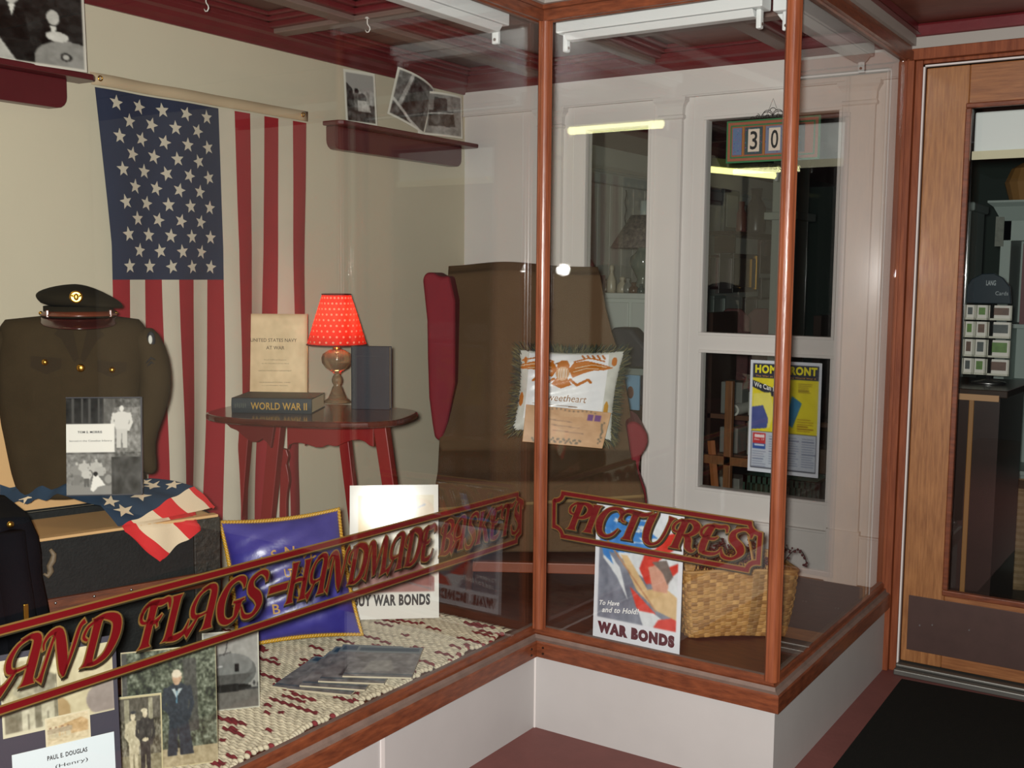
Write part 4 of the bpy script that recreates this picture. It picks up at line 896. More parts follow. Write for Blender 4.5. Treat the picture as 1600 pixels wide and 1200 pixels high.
dy_ = -.012; a, b, c_ = L(r2, 184, 1198, dy_), L(r2, 255, 1198, dy_), L(r2, 219, 1086, dy_); m = MB(); card_geo(m, cv, a[0], 0, b[0], c_[1], dy_, .0012); m.mk('print_sheet', PRINT, r2)
cv = Cv(80, 100, (.66, .66, .64)); cv.rect(0, .75, 1, 1, (.45, .44, .42)); cv.rect(0, .73, 1, .76, (.3, .3, .3)); cv.ell(.42, .52, .52, .24, (.42, .43, .42)); cv.ell(.40, .44, .48, .16, (.52, .53, .52)); cv.poly([(.0, .55), (.9, .55), (.6, .72), (0, .72)], (.36, .36, .35)); cv.ell(.45, .72, .4, .05, (.15, .15, .15))
cv.line([(.38, .30), (.42, .24), (.44, .14)], .014, (.2, .2, .2)); cv.line([(.3, .3), (.5, .27)], .012, (.25, .25, .25)); cv.rect(.56, .42, .64, .52, (.12, .12, .12)); cv.ell(.22, .44, .03, .028, (.85, .85, .85)); cv.line([(.1, .45), (.34, .44)], .014, (.82, .82, .82)); cv.ell(.9, .68, .02, .03, (.3, .3, .3)); cv.ell(.97, .7, .02, .03, (.35, .35, .35)); cv.noise(.05, 20); cv.a *= .88; border(cv, .018, (.78, .78, .72), .02)
p = PZ(372, 1108, ZD+.015); r3 = root('photograph', 'black and white photograph of a bulbous aircraft nose beside the satin navy pillow', 'photograph', (p.x, p.y, ZD+.015), az_of(p)+.05, -.05)
a, b, c_ = L(r3, 318, 1104), L(r3, 406, 1104), L(r3, 372, 985); m = MB(); card_geo(m, cv, a[0], 0, b[0], c_[1], 0, .0015); m.mk('print_sheet', GLOSSP, r3)
# ================================================================ pillow, posters, chair, basket, rug
def pillow(name, lab, cat, loc, az, lean, corners, th, cv, matl, back=(.2, .2, .6), rope=None, nu=70, nv=70):
    r = root(name, lab, cat, loc, az, lean)
    TL, TRc, BR, BLc = [L(r, *q) for q in corners]
    def P(u, v, s_=1):
        pin = .035*(math.sin(PI*u)**1*(0)+0)
        uu = u; vv = v
        x = (1-uu)*(1-vv)*BLc[0]+uu*(1-vv)*BR[0]+uu*vv*TRc[0]+(1-uu)*vv*TL[0]; z = (1-uu)*(1-vv)*BLc[1]+uu*(1-vv)*BR[1]+uu*vv*TRc[1]+(1-uu)*vv*TL[1]
        cx, cz = (TL[0]+BR[0]+TRc[0]+BLc[0])/4, (TL[1]+BR[1]+TRc[1]+BLc[1])/4
        e = (1-abs(2*u-1)**2)*(abs(2*v-1)**3)+(1-abs(2*v-1)**2)*(abs(2*u-1)**3); x += (cx-x)*.07*e; z += (cz-z)*.07*e
        h = max(0, (1-abs(2*u-1)**2.4)*(1-abs(2*v-1)**2.4))**.55
        wr = .0035*math.sin(u*26+v*9)*(1-h)+.002*math.sin(v*40-u*14)
        return Vector((x, -s_*(th*h+wr*h), z))
    m = MB(); c = cv.a
    def cf(u, v): return tuple(map(float, c[min(cv.h-1, int((1-v)*cv.h*.999)), min(cv.w-1, int(u*cv.w*.999))]))
    m.grid(lambda u, v: P(u, v), max(nu, cv.w), max(nv, cv.h), 0, cf); m.grid(lambda u, v: P(1-u, v, -1), 24, 24, 0, lambda u, v: back)
    m.mk('pillow_cover', matl, r, smooth=True)
    return r, P
def satin(name): return mat(name, (1, 1, 1), .33, attr=True, spec=.6, bump=.35, bscale=14)
SAT = satin('vc_blue_satin'); SATW = satin('vc_white_satin')
# ---- blue navy pillow
cv = Cv(90, 90, (.25, .23, .56)); cv.noise(.05, 6); soften(cv, 1)
p = PZ(470, 1006, ZD+.028)
np_, PP = pillow('satin_pillow', 'royal blue satin pillow with gold cord and US Navy lettering', 'pillow', (p.x, p.y, ZD+.02), az_of(p)+.12, -.30, ((345, 817), (528, 797), (564, 990), (372, 1010)), .06, cv, SAT, (.2, .18, .5))
GC = mat('gold_cord', (.80, .62, .20), .35, spec=.7)
m = MB(); per = [PP(0, t/60) for t in range(60)]+[PP(t/60, 1) for t in range(60)]+[PP(1, 1-t/60) for t in range(60)]+[PP(1-t/60, 0) for t in range(61)]
NP = len(per)*4
for ph in (0, PI):
    pts = []
    for i in range(NP):
        f = i/4; k = int(f) % len(per); q = per[k].lerp(per[(k+1) % len(per)], f-int(f)) if k+1 < len(per) else per[k]
        a = ph+i*.55; c_ = Vector((.01, 0, .3))
        d_ = (q-PP(.5, .5)); d_.y = 0; d_.normalize(); pts.append(q+d_*(.004+.0035*math.cos(a))+Vector((0, .0035*math.sin(a), 0)))
    m.tube(pts, .0042, 6)
m.mk('gold_cord', GC, np_, smooth=True)
def on(PPf, off=.0025): return lambda p: tuple(PPf(p[0], p[2])+Vector((0, -off, 0)))
m = MB()
def arc_text(mb, s, cx, cz, R_, a0, a1, h_, PPf, asp=1):
    n = len(s)
    for i, ch in enumerate(s):
        if ch == ' ': continue
        a = a0+(a1-a0)*i/(n-1); v, f = boldgeo(ch, .015); mn, mx = v.min(0), v.max(0); sc = h_/.7
        pts = []
        for x, y in v:
            lx, ly = (x-(mn[0]+mx[0])/2)*sc, y*sc; lx += ly*.1
            X = cx+(R_+ly)*math.sin(a)+lx*math.cos(a); Z = cz+(R_+ly)*math.cos(a)-lx*math.sin(a); pts.append(tuple(PPf(X, Z)+Vector((0, -.002, 0))))
        mb.add(pts, f)
arc_text(m, 'U S Navy', .50, .30, .36, -.62, .50, .085, PP)
text_into(m, 'USN', .44, .60, .50, .57, 0, bold=.01, warp=on(PP))
text_into(m, 'B', .30, .36, .22, .30, 0, bold=.012, warp=on(PP))
EMB = mat('gold_embroidery', (.72, .56, .30), .5); m.mk('embroidery', EMB, np_)
m = MB(); w3 = on(PP, .004)
sh = [(.53, .0, .58), (.53, 0, .36)]
m.tube([w3((.53, 0, .62-.02*i)) for i in range(15)], .004, 6); m.tube([w3((.43+.2*t/10, 0, .38-.05*math.sin(PI*t/10))) for t in range(11)], .004, 6); m.tube([w3((.47+.12*t/6, 0, .56)) for t in range(7)], .003, 6)
m.tube([w3((.53+.05*math.sin(t*.8), 0, .60-.025*t)) for t in range(10)], .0022, 6); m.mk('anchor_embroidery', GC, np_, smooth=True, label='gold anchor emblem embroidered in the centre')

# ---- BUY WAR BONDS poster
p = PZ(618, 967, ZD+.02)
pb = root('poster_board', 'white mounted poster reading BUY WAR BONDS standing behind the blue pillow', 'poster', (p.x, p.y, ZD+.02), az_of(p), -.215)
a, b, c_ = L(pb, 546, 967), L(pb, 686, 965), L(pb, 612, 758)
X0, X1, Z1 = a[0]-.0, b[0], c_[1]
cv = Cv(110, 150, (.90, .89, .86)); cv.rect(.10, .08, .95, .80, (.86, .82, .72)); cv.poly([(.10, .08), (.3, .08), (.22, .5), (.1, .7)], (.85, .75, .55)); cv.ell(.75, .2, .2, .1, (.85, .78, .68)); cv.line([(.55, .12), (.75, .18), (.85, .15)], .012, (.6, .62, .7))
cv.poly([(.10, .62), (.35, .66), (.6, .60), (.95, .72), (.95, .80), (.10, .80)], (.66, .50, .48)); cv.poly([(.5, .52), (.72, .56), (.95, .70), (.95, .76), (.6, .74), (.4, .66)], (.58, .38, .36)); cv.line([(.2, .76), (.5, .70), (.9, .78)], .012, (.55, .5, .5)); cv.noise(.04, 14, .10, .08, .95, .80)
m = MB(); card_geo(m, cv, X0, 0, X1, Z1, 0, .004, back=(.9, .89, .86)); m.mk('poster_print', mat('vc_gloss_card', (1, 1, 1), .11, attr=True, spec=.2), pb)
m = MB(); W_ = X1-X0; t0, t1 = L(pb, 552, 948), L(pb, 672, 930)
text_into(m, 'BUY WAR BONDS', t0[0], t1[0], t0[1]+.0, t1[1]+.006, -.0009, bold=.05); m.mk('poster_lettering', INK, pb)
MB().box((X0+.02, .0045, .01), (X1-.02, .0065, Z1-.02)).mk('backing_card', CARD, pb)

# ---- WAR BONDS poster at the front pane
p0_, p1_ = PY(926, 998, 3.04), PY(1061, 1028, 3.04)
wp = root('poster_board', 'white bordered poster reading WAR BONDS standing against the front pane', 'poster', (p0_.x, 3.04, ZD+.002), 0, -.03)
X1 = L(wp, 1061, 1028)[0]; Z1 = L(wp, 924, 786)[1]
cv = Cv(140, 200, (.86, .87, .90)); BLU, RDD, WHT, SKN = (.25, .50, .78), (.80, .24, .20), (.84, .86, .88), (.82, .62, .52)
cv.rect(.05, .03, .95, .82, (.48, .50, .56)); cv.noise(.06, 7, .05, .03, .95, .82)
cv.poly([(.05, .03), (.95, .03), (.95, .62), (.62, .50), (.40, .42), (.18, .28), (.05, .20)], WHT)
for y_, x1_ in ((.05, .55), (.09, .62), (.13, .48), (.17, .66), (.21, .5), (.25, .6), (.29, .44)): cv.poly([(.05, y_), (x1_, y_-.01), (x1_+.06, y_+.02), (.10+y_*.3, y_+.045)], BLU)
for x_, y_ in ((.24, .10), (.36, .22), (.5, .15), (.2, .2), (.44, .29)):
    cv.poly([(x_+(.035 if k % 2 == 0 else .014)*math.cos(k*PI/5+.3), y_+(.025 if k % 2 == 0 else .01)*math.sin(k*PI/5+.3)) for k in range(10)], WHT)
cv.poly([(.95, .12), (.78, .16), (.70, .26), (.58, .30), (.52, .42), (.60, .52), (.80, .50), (.95, .40)], RDD); cv.poly([(.95, .22), (.74, .34), (.66, .44), (.95, .34)], WHT); cv.poly([(.12, .30), (.30, .44), (.40, .66), (.26, .50), (.10, .38)], WHT)
cv.poly([(.05, .22), (.16, .32), (.22, .42), (.10, .36)], BLU)
cv.poly([(.42, .56), (.50, .60), (.72, .72), (.66, .80), (.50, .70)], RDD); cv.poly([(.52, .72), (.7, .72), (.92, .80), (.92, .82), (.58, .82)], WHT); cv.poly([(.75, .76), (.95, .72), (.95, .82), (.7, .82)], RDD)
# plain stand-in: a broad tan and rose ribbon rising with the coloured bands
cv.poly([(.30, .34), (.38, .34), (.62, .56), (.80, .52), (.95, .58), (.95, .74), (.74, .70), (.50, .58)], (.82, .70, .52)); cv.poly([(.62, .40), (.76, .36), (.86, .46), (.84, .56), (.68, .56)], (.80, .60, .52)); cv.poly([(.66, .36), (.82, .33), (.90, .44), (.84, .50), (.78, .42)], (.44, .40, .38)); cv.line([(.14, .25), (.72, .70)], .014, (.70, .52, .38)); cv.noise(.05, 20, .05, .03, .95, .82)
m = MB(); soften(cv, 1); card_geo(m, cv, 0, 0, X1, Z1, 0, .003, back=(.86, .87, .90)); m.mk('poster_print', GLOSSP, wp)
m = MB(); text_into(m, 'WAR BONDS', X1*.055, X1*.945, Z1*.062, Z1*.150, -.0009, bold=.09); m.mk('poster_lettering', mat('dark_red_ink', (.32, .05, .12), .5), wp)
m = MB(); 
vv = lambda p: (p[0], p[1], p[2]+(p[0]-X1*.05)*.12)
text_into(m, 'To Have', X1*.06, X1*.30, Z1*.265, Z1*.300, -.0009, bold=.02, shear=.25, warp=vv); text_into(m, 'and to Hold!', X1*.10, X1*.52, Z1*.212, Z1*.252, -.0009, bold=.02, shear=.25, warp=vv)
m.mk('poster_motto', mat('white_ink', (.92, .92, .92), .5), wp)

# ---- wing armchair
wc = root('wing_armchair', 'crimson wing armchair almost hidden under an olive army blanket', 'armchair', (-2.30, 3.60, ZD), math.radians(30))
RED = mat('crimson_upholstery', (.48, .10, .15), .8, bump=.25, bscale=500, var=.12); CW = mat('chair_leg_wood', (.36, .20, .12), .4, coat=.3)
def cprism(name, pix, c, y0, y1, mt=RED, bevel=.02, close=None):
    poly = [L(wc, *q, c) for q in pix]
    if close: poly += close(poly)
    return MB().prism(poly, y0, y1).mk(name, mt, wc, bevel=bevel, bseg=3, smooth=False)
cprism('wing', [(661, 434), (668, 425), (678, 426), (690, 433), (703, 430), (712, 470), (712, 600), (700, 660), (690, 690), (680, 684), (676, 660), (671, 620), (669, 560), (668, 500), (664, 462)], .0, -.02, .30)
cprism('wing', [(922, 440), (900, 440), (900, 560), (940, 640), (962, 660), (960, 600), (946, 560), (932, 500)], .22, .22, .34)
cprism('back_cushion', [(700, 424), (740, 420), (785, 415), (840, 416), (890, 424), (930, 424), (944, 500), (968, 620), (975, 740), (690, 740), (690, 600), (700, 500)], .26, .26, .38)
cprism('arm', [(978, 662), (990, 656), (1002, 664), (1011, 677), (1013, 690), (1008, 702), (1001, 712), (998, 730), (1000, 745), (1008, 762), (1011, 782), (1009, 800), (985, 800), (986, 715)], -.10, -.12, .24, bevel=.015)
cprism('arm', [(690, 670), (700, 655), (720, 655), (730, 680), (725, 800), (695, 800), (697, 720)], .14, .12, .26, bevel=.015)
zt_ = .40; xl_, xr_ = L(wc, 712, 740, -.3)[0], L(wc, 980, 740, -.3)[0]
MB().box((xl_+.02, -.30, .20), (xr_-.02, .30, .37)).mk('seat_rail', RED, wc, bevel=.01)
MB().box((xl_+.03, -.30, .36), (xr_-.03, .22, .405)).mk('seat_cushion', RED, wc, bevel=.03, bseg=3)
for sx in (xl_+.05, xr_-.05):
    for y_ in (-.27, .27): MB().tube([(sx, y_, .22), (sx, y_, .14), (sx*1.01, y_*1.02, 0)], [.024, .022, .016], 8).mk('leg', CW, wc, smooth=True)
MB().box((xl_+.06, -.285, .075), (xr_-.06, -.255, .115)).mk('stretcher', mat('orange_stained_wood', (.50, .24, .12), .4), wc, bevel=.004)
# ---- blanket
bk_ = root('army_blanket', 'olive brown wool blanket draped over the wing armchair', 'blanket', (-2.30, 3.60, ZD), math.radians(30))
BR_ = [(712, 925, 520, .41), (708, 930, 450, .40), (703, 932, 420, .33), (701, 934, 418, .25), (700, 938, 432, .19), (699, 946, 480, .17), (697, 956, 520, .15), (694, 972, 570, .13), (689, 984, 640, .08), (686, 990, 700, .0), (684, 996, 738, -.20), (681, 1001, 755, -.345), (681, 1006, 772, -.36), (680, 1009, 800, -.36), (684, 1006, 840, -.36), (690, 1002, 862, -.355)]
def bl_(u, v):
    s_ = v*(len(BR_)-1); i = min(int(s_), len(BR_)-2); f = s_-i; a, b = BR_[i], BR_[i+1]; f2 = f
    xl0, xr0, py_, y = [p_+(q_-p_)*f2 for p_, q_ in zip(a, b)]
    crown = math.exp(-((u-.38)/.28)**2)*(-8)+(3 if False else 0)
    if i < 5: py_ += crown
    px_ = xl0+(xr0-xl0)*u
    y += .012*math.sin(u*9+v*3)*min(1, v*3)*(v > .2)+(.05*(u-.5)**2*4*(.3 if v > .6 else 1))*(-1 if .25 < v < .6 else 0)
    if v > .7: y -= .015*math.sin(PI*u)
    x, z = L(bk_, px_, py_, y); return (x, y, z)
BLK = mat('olive_brown_blanket', (.36, .28, .20), .92, spec=.2, var=.14, vscale=5, bump=.3, bscale=350)
MB().grid(bl_, 48, 90).mk('blanket_cloth', BLK, bk_, smooth=True, solid=.006)
MB().grid(lambda u, v: (lambda q: (q[0], q[1]-.006, q[2]))(bl_(u, .80+.012*v+.05*(1-u))), 40, 2).mk('stripe', mat('blanket_stripe', (.48, .39, .25), .9), bk_, smooth=True, solid=.002)

# ---- sweetheart pillow and envelope
p = PY(888, 690, 3.50)
cv = Cv(150, 130, (.78, .79, .76)); cv.noise(.05, 8)
OR, OD2 = (.72, .42, .12), (.50, .28, .08)
cv.rect(.08, .03, .86, .85, (.90, .91, .92)); 
for x_ in (.70, .75, .80, .65, .60): cv.line([(x_, .05), (x_+.02, .09)], .022, OR)
for sx in (-1, 1):
    c = .42
    cv.poly([(c+sx*.05, .24), (c+sx*.10, .15), (c+sx*.22, .12), (c+sx*.42, .17), (c+sx*.50, .19), (c+sx*.40, .23), (c+sx*.30, .24), (c+sx*.20, .28), (c+sx*.10, .34)], OR)
    cv.line([(c+sx*.10, .14), (c+sx*.24, .085), (c+sx*.40, .12)], .018, OR); cv.line([(c+sx*.12, .22), (c+sx*.28, .17), (c+sx*.42, .19)], .008, (.86, .8, .68)); cv.line([(c+sx*.10, .27), (c+sx*.22, .22), (c+sx*.34, .22)], .008, (.86, .8, .68))
    cv.line([(c+sx*.08, .36), (c+sx*.15, .42), (c+sx*.25, .35), (c+sx*.28, .38)], .03, OR)
cv.poly([(.36, .16), (.40, .12), (.45, .12), (.48, .18), (.47, .34), (.52, .42), (.42, .47), (.32, .42), (.37, .34)], OR); cv.ell(.42, .29, .065, .085, (.80, .62, .46))
for i in range(5): cv.line([(.385+.018*i, .23), (.385+.018*i, .34)], .006, (.92, .88, .82))
cv.poly([(.37, .15), (.33, .17), (.37, .18)], OD2)
cv.ell(.92, .12, .03, .05, OR); cv.ell(.90, .68, .03, .10, (.75, .55, .15)); cv.ell(.03, .62, .025, .09, OR); cv.ell(.05, .12, .02, .04, OR)
for y_ in (.66, .70, .74): cv.line([(.16, y_), (.60, y_+.01)], .010, (.55, .45, .38))
sp, SP = pillow('satin_pillow', 'white satin pillow with gold eagle and dark fringe sitting on the blanket-covered chair', 'pillow', (p.x, p.y, p.z), az_of(p)+.12, -.22, ((812, 546), (976, 548), (955, 690), (800, 672)), .045, cv, SATW, (.75, .75, .72))
m = MB(); text_into(m, 'Sweetheart', .26, .68, .38, .46, 0, bold=.0, shear=.12, warp=on(SP, .002)); m.mk('script_lettering', mat('gold_brown_ink', (.55, .36, .12), .5), sp)
m = MB(); per = [SP(0, t/90) for t in range(90)]+[SP(t/90, 1) for t in range(90)]+[SP(1, 1-t/90) for t in range(90)]+[SP(1-t/60, 0) for t in range(60)]; ct = SP(.5, .5)
fcol_ = [(.20, .25, .18), (.14, .20, .22), (.36, .34, .20), (.10, .14, .12), (.42, .40, .28)]
for q in per:
    for _ in range(5):
        d_ = (q-ct); d_.y = 0; d_.normalize(); e = Vector((rnd.uniform(-.006, .006), rnd.uniform(-.01, .004), rnd.uniform(-.006, .006)))
        m.tube([q+e, q+d_*.012+e*1.6, q+d_*rnd.uniform(.018, .03)+e*2.5], [.0016, .0016, .0008], 3, col=rnd.choice(fcol_))
m.mk('fringe', [CLOTHC], sp, kind='stuff')
en = root('envelope', 'tan printed envelope with two purple stamps propped on the white eagle pillow', 'envelope', (p.x, p.y, p.z), az_of(p)+.12, -.22)
cv = Cv(120, 60, (.76, .60, .44)); cv.noise(.04, 10); 
for y_, x0_, x1_ in ((.34, .26, .56), (.48, .33, .66), (.62, .36, .72)): cv.line([(x0_, y_), (x1_, y_+.03)], .02, (.56, .44, .34))
for x_ in (.73, .82): cv.rect(x_, .12, x_+.07, .28, (.42, .26, .48))
for i in range(46):
    t = i/46; x_, y_ = (.12+.82*t, .88+.05*math.sin(i*1.7)) if i < 34 else (.95-.03*rnd.random(), .86-.05*(i-34)); cv.ell(x_, y_, .012, .03, (.42, .38, .30))
for i in range(14): cv.ell(.16+.05*i, .06+.02*math.sin(i), .012, .025, (.5, .42, .34))
eTL, eTR, eBR, eBL = [L(en, *q, -.052) for q in ((822, 632), (955, 645), (941, 701), (816, 690))]
m = MB(); h_, w_ = 60, 120
soften(cv); vs = []
for j in range(h_):
    for i in range(w_):
        u, v = i/(w_-1), j/(h_-1); vs.append(((1-u)*(1-v)*eTL[0]+u*(1-v)*eTR[0]+u*v*eBR[0]+(1-u)*v*eBL[0], -.052-.006*math.sin(PI*u)-.004*math.sin(PI*v), (1-u)*(1-v)*eTL[1]+u*(1-v)*eTR[1]+u*v*eBR[1]+(1-u)*v*eBL[1]))
m.add(vs, [(j*w_+i, j*w_+i+1, (j+1)*w_+i+1, (j+1)*w_+i) for j in range(h_-1) for i in range(w_-1)], 0, [tuple(map(float, c)) for c in cv.a.reshape(-1, 3)]); m.mk('envelope_paper', PRINT, en, smooth=True, solid=.0015)

# ---- basket
bs = root('splint_basket', 'tan woven splint basket with dried berry twigs beside the WAR BONDS poster', 'basket', (PZ(1075, 1000, ZD).x, PZ(1075, 1000, ZD).y, ZD), .70)
BW, BD, BH = .345, .21, .225
BSK = mat('vc_splint', (1, 1, 1), .6, attr=True, bump=.1)
def bpath(t, e):    # rounded rectangle perimeter grown by e
    w_, d_ = BW/2+e, BD/2+e; r_ = .035; P_ = 2*(2*w_+2*d_)
    s_ = (t % 1)*P_; segs = [(2*w_, lambda q: (-w_+q, -d_)), (2*d_, lambda q: (w_, -d_+q)), (2*w_, lambda q: (w_-q, d_)), (2*d_, lambda q: (-w_, d_-q))]
    for ln, f in segs:
        if s_ <= ln: x, y = f(s_); break
        s_ -= ln
    ax, ay = abs(x), abs(y); ix, iy = w_-r_, d_-r_
    if ax > ix and ay > iy:
        dx, dy = ax-ix, ay-iy; l = math.hypot(dx, dy) or 1; k = min(1, r_/l); x = math.copysign(ix+dx*k, x); y = math.copysign(iy+dy*k, y)
    return x+BW/2, y+BD/2
NU, NVV = 300, 64; ncol, nrow = 62, 18
cols = {}
def weave(i, j):
    cu, rv = int(i/NU*ncol), int(j/NVV*nrow); ch = (cu+rv) % 2
    if (cu, rv, 9) not in cols: 
        g_ = rnd.uniform(-.10, .09); cols[(cu, rv, 9)] = (.68+g_, .50+g_, .27+g_*.8)
    fu, fv = (i/NU*ncol) % 1, (j/NVV*nrow) % 1
    hgt = (.0022*math.sin(PI*fu) if ch else .0022*math.sin(PI*fv)*.8)-.001*(1 if not ch else 0)
    c = cols[(cu, rv, 9)]
    if not ch: c = tuple(x*.93 for x in c)
    if cu in (11, 12) : c = tuple(x*.82 for x in c)
    return hgt, c
m = MB(); vs, fs, cc = [], [], []
for j in range(NVV+1):
    for i in range(NU):
        hgt, c = weave(i, min(j, NVV-1)); v = j/NVV; x, y = bpath(i/NU, .022*v-.004*(1-v)**3+hgt+.004*math.sin(v*3)); vs.append((x, y, .004+BH*v+.006*math.sin(i/NU*12.6))); cc.append(c)
for j in range(NVV):
    for i in range(NU): fs.append((j*NU+i, j*NU+(i+1) % NU, (j+1)*NU+(i+1) % NU, (j+1)*NU+i))
m.add(vs, fs, 0, cc); m.mk('woven_wall', BSK, bs, smooth=False, solid=.003)
MB().box((.03, .03, .002), (BW-.03, BD-.03, .006), 0, (.6, .45, .27)).mk('woven_base', BSK, bs)
m = MB(); m.tube([(*bpath(i/120, .024), BH+.006+.006*math.sin(i/120*12.6)) for i in range(121)], .006, 6, cap=False, col=(.66, .50, .30)); m.mk('rim', BSK, bs, smooth=True)
m = MB(); m.tube([(BW*.62+.0*t, BD*.0-.026*(1-abs(t/10-.5)*2)*0-.020+.25*(t/10), BH+.0+.13*math.sin(PI*t/10)) for t in range(11)], [(.012, .003)]*11, 8, col=(.68, .50, .28)); m.mk('handle', BSK, bs, smooth=True)
TWG = mat('dark_twig', (.22, .12, .10), .7); BER = mat('dark_red_berry', (.34, .08, .10), .4)
sp_ = root('berry_twigs', 'dried twigs with small dark red berries spilling over the basket rim', 'dried twigs', (bs.location.x, bs.location.y, bs.location.z), .70)
tw = MB(); be = MB()
for i in range(46):
    a = rnd.uniform(0, 2*PI); x0_, y0_ = rnd.uniform(.02, BW-.02), rnd.uniform(.02, BD-.02); L_ = rnd.uniform(.05, .10); tx, ty = x0_+L_*.9*math.cos(a), y0_+L_*.6*math.sin(a); zt2 = BH+rnd.uniform(.005, .05)
    pts = [(x0_, y0_, BH-.04), ((x0_+tx)/2, (y0_+ty)/2, zt2+.008), (tx, ty, zt2)]; pts = [q[:3] for q in spline(pts, 3)]; tw.tube(pts, .0013, 4)
    for k in range(9):
        q = pts[rnd.randrange(2, len(pts))]; e = [rnd.uniform(-.014, .014) for _ in range(3)]; r_ = rnd.uniform(.0028, .0045); be.ell((q[0]+e[0], q[1]+e[1], q[2]+e[2]), (r_, r_, r_), 6, 4); tw.tube([q, (q[0]+e[0], q[1]+e[1], q[2]+e[2])], .0008, 3)
# the long curl over the right end
pts = spline([(BW, BD*.4, BH), (BW+.03, BD*.3, BH+.05), (BW+.06, BD*.3, BH+.045), (BW+.075, BD*.3, BH+.01), (BW+.07, BD*.3, BH-.005)], 4); tw.tube(pts, .0016, 5)
for q in pts[2:]: be.ell((q[0]+rnd.uniform(-.006, .006), q[1], q[2]+rnd.uniform(-.006, .006)), (.0045,)*3, 6, 4)
tw.mk('twigs', TWG, sp_, smooth=True, kind='stuff'); be.mk('berries', BER, sp_, smooth=True, kind='stuff')

# ---- rag rug
rg = root('rag_rug', 'cream rag rug with dark red flecks covering the display deck', 'rug', (0, 0, ZD))
RX0, RX1, RY0, RY1 = -2.72, -1.935, 1.18, 2.93
RUG = mat('vc_rag', (1, 1, 1), .95, attr=True, bump=.3, bscale=300)
nr = 140; nx = 130; sub_ = 4; rh = (RY1-RY0)/nr
segs = []
for r_ in range(nr):
    row = []; x = 0
    while x < 1:
        l_ = rnd.uniform(.03, .13); red = rnd.random() < .15; row.append((x, x+l_, red)); x += l_
    segs.append((row, rnd.uniform(-.012, .012), rnd.uniform(.9, 1.06)))
m = MB(); vs, cc = [], []
ny = nr*sub_
for j in range(ny+1):
    r_ = min(j//sub_, nr-1); f = (j % sub_)/sub_; row, eo, br_ = segs[r_]; y = RY0+(RY1-RY0)*j/ny
    edge = RX1+eo*.7+.010*math.sin(r_*.35)
    for i in range(nx+1):
        u = i/nx; x = RX0+(edge-RX0)*u; red = any(a <= u < b and c for a, b, c in row)
        hmp = .0065*math.sin(PI*min(max(f, .0), 1))+.0025*math.sin(u*160+r_*2.4)*math.sin(PI*f)+(.002 if red else 0)
        if u > .97: hmp *= (1-u)/.03
        vs.append((x, y+.0006*math.sin(u*60+r_), .008+hmp+.003*math.sin(x*9+y*5))); k_ = br_*(.93 if f == 0 else 1)+.02*math.sin(u*90+r_*7)
        c = (.43*k_, .11*k_, .14*k_) if red else (.80*k_, .76*k_, .66*k_); cc.append(c)
m.add(vs, [(j*(nx+1)+i, j*(nx+1)+i+1, (j+1)*(nx+1)+i+1, (j+1)*(nx+1)+i) for j in range(ny) for i in range(nx)], 0, cc)
m.mk('woven_body', RUG, rg, smooth=True)
m = MB()
for i in range(70):
    x = RX0+.01+(RX1-RX0-.02)*i/69; x2 = x+rnd.uniform(-.015, .02); m.tube([(x, RY1-.005, .008), ((x+x2)/2, RY1+.02, .008), (x2, RY1+rnd.uniform(.035, .05), .004)], [.003, .0028, .0016], 5, col=(.80, .76, .64))
m.mk('fringe', RUG, rg, smooth=True, kind='stuff')
m = MB()
for j in range(nr): y = RY0+(j+.5)*rh; e = RX1+segs[j][1]*.7+.010*math.sin(j*.35); m.ell((e-.003, y, .008), (.011, rh*.52, .0075), 8, 5, col=(.80, .76, .66) if rnd.random() > .1 else (.5, .17, .19))
m.mk('selvedge_loops', RUG, rg, smooth=True, kind='stuff')

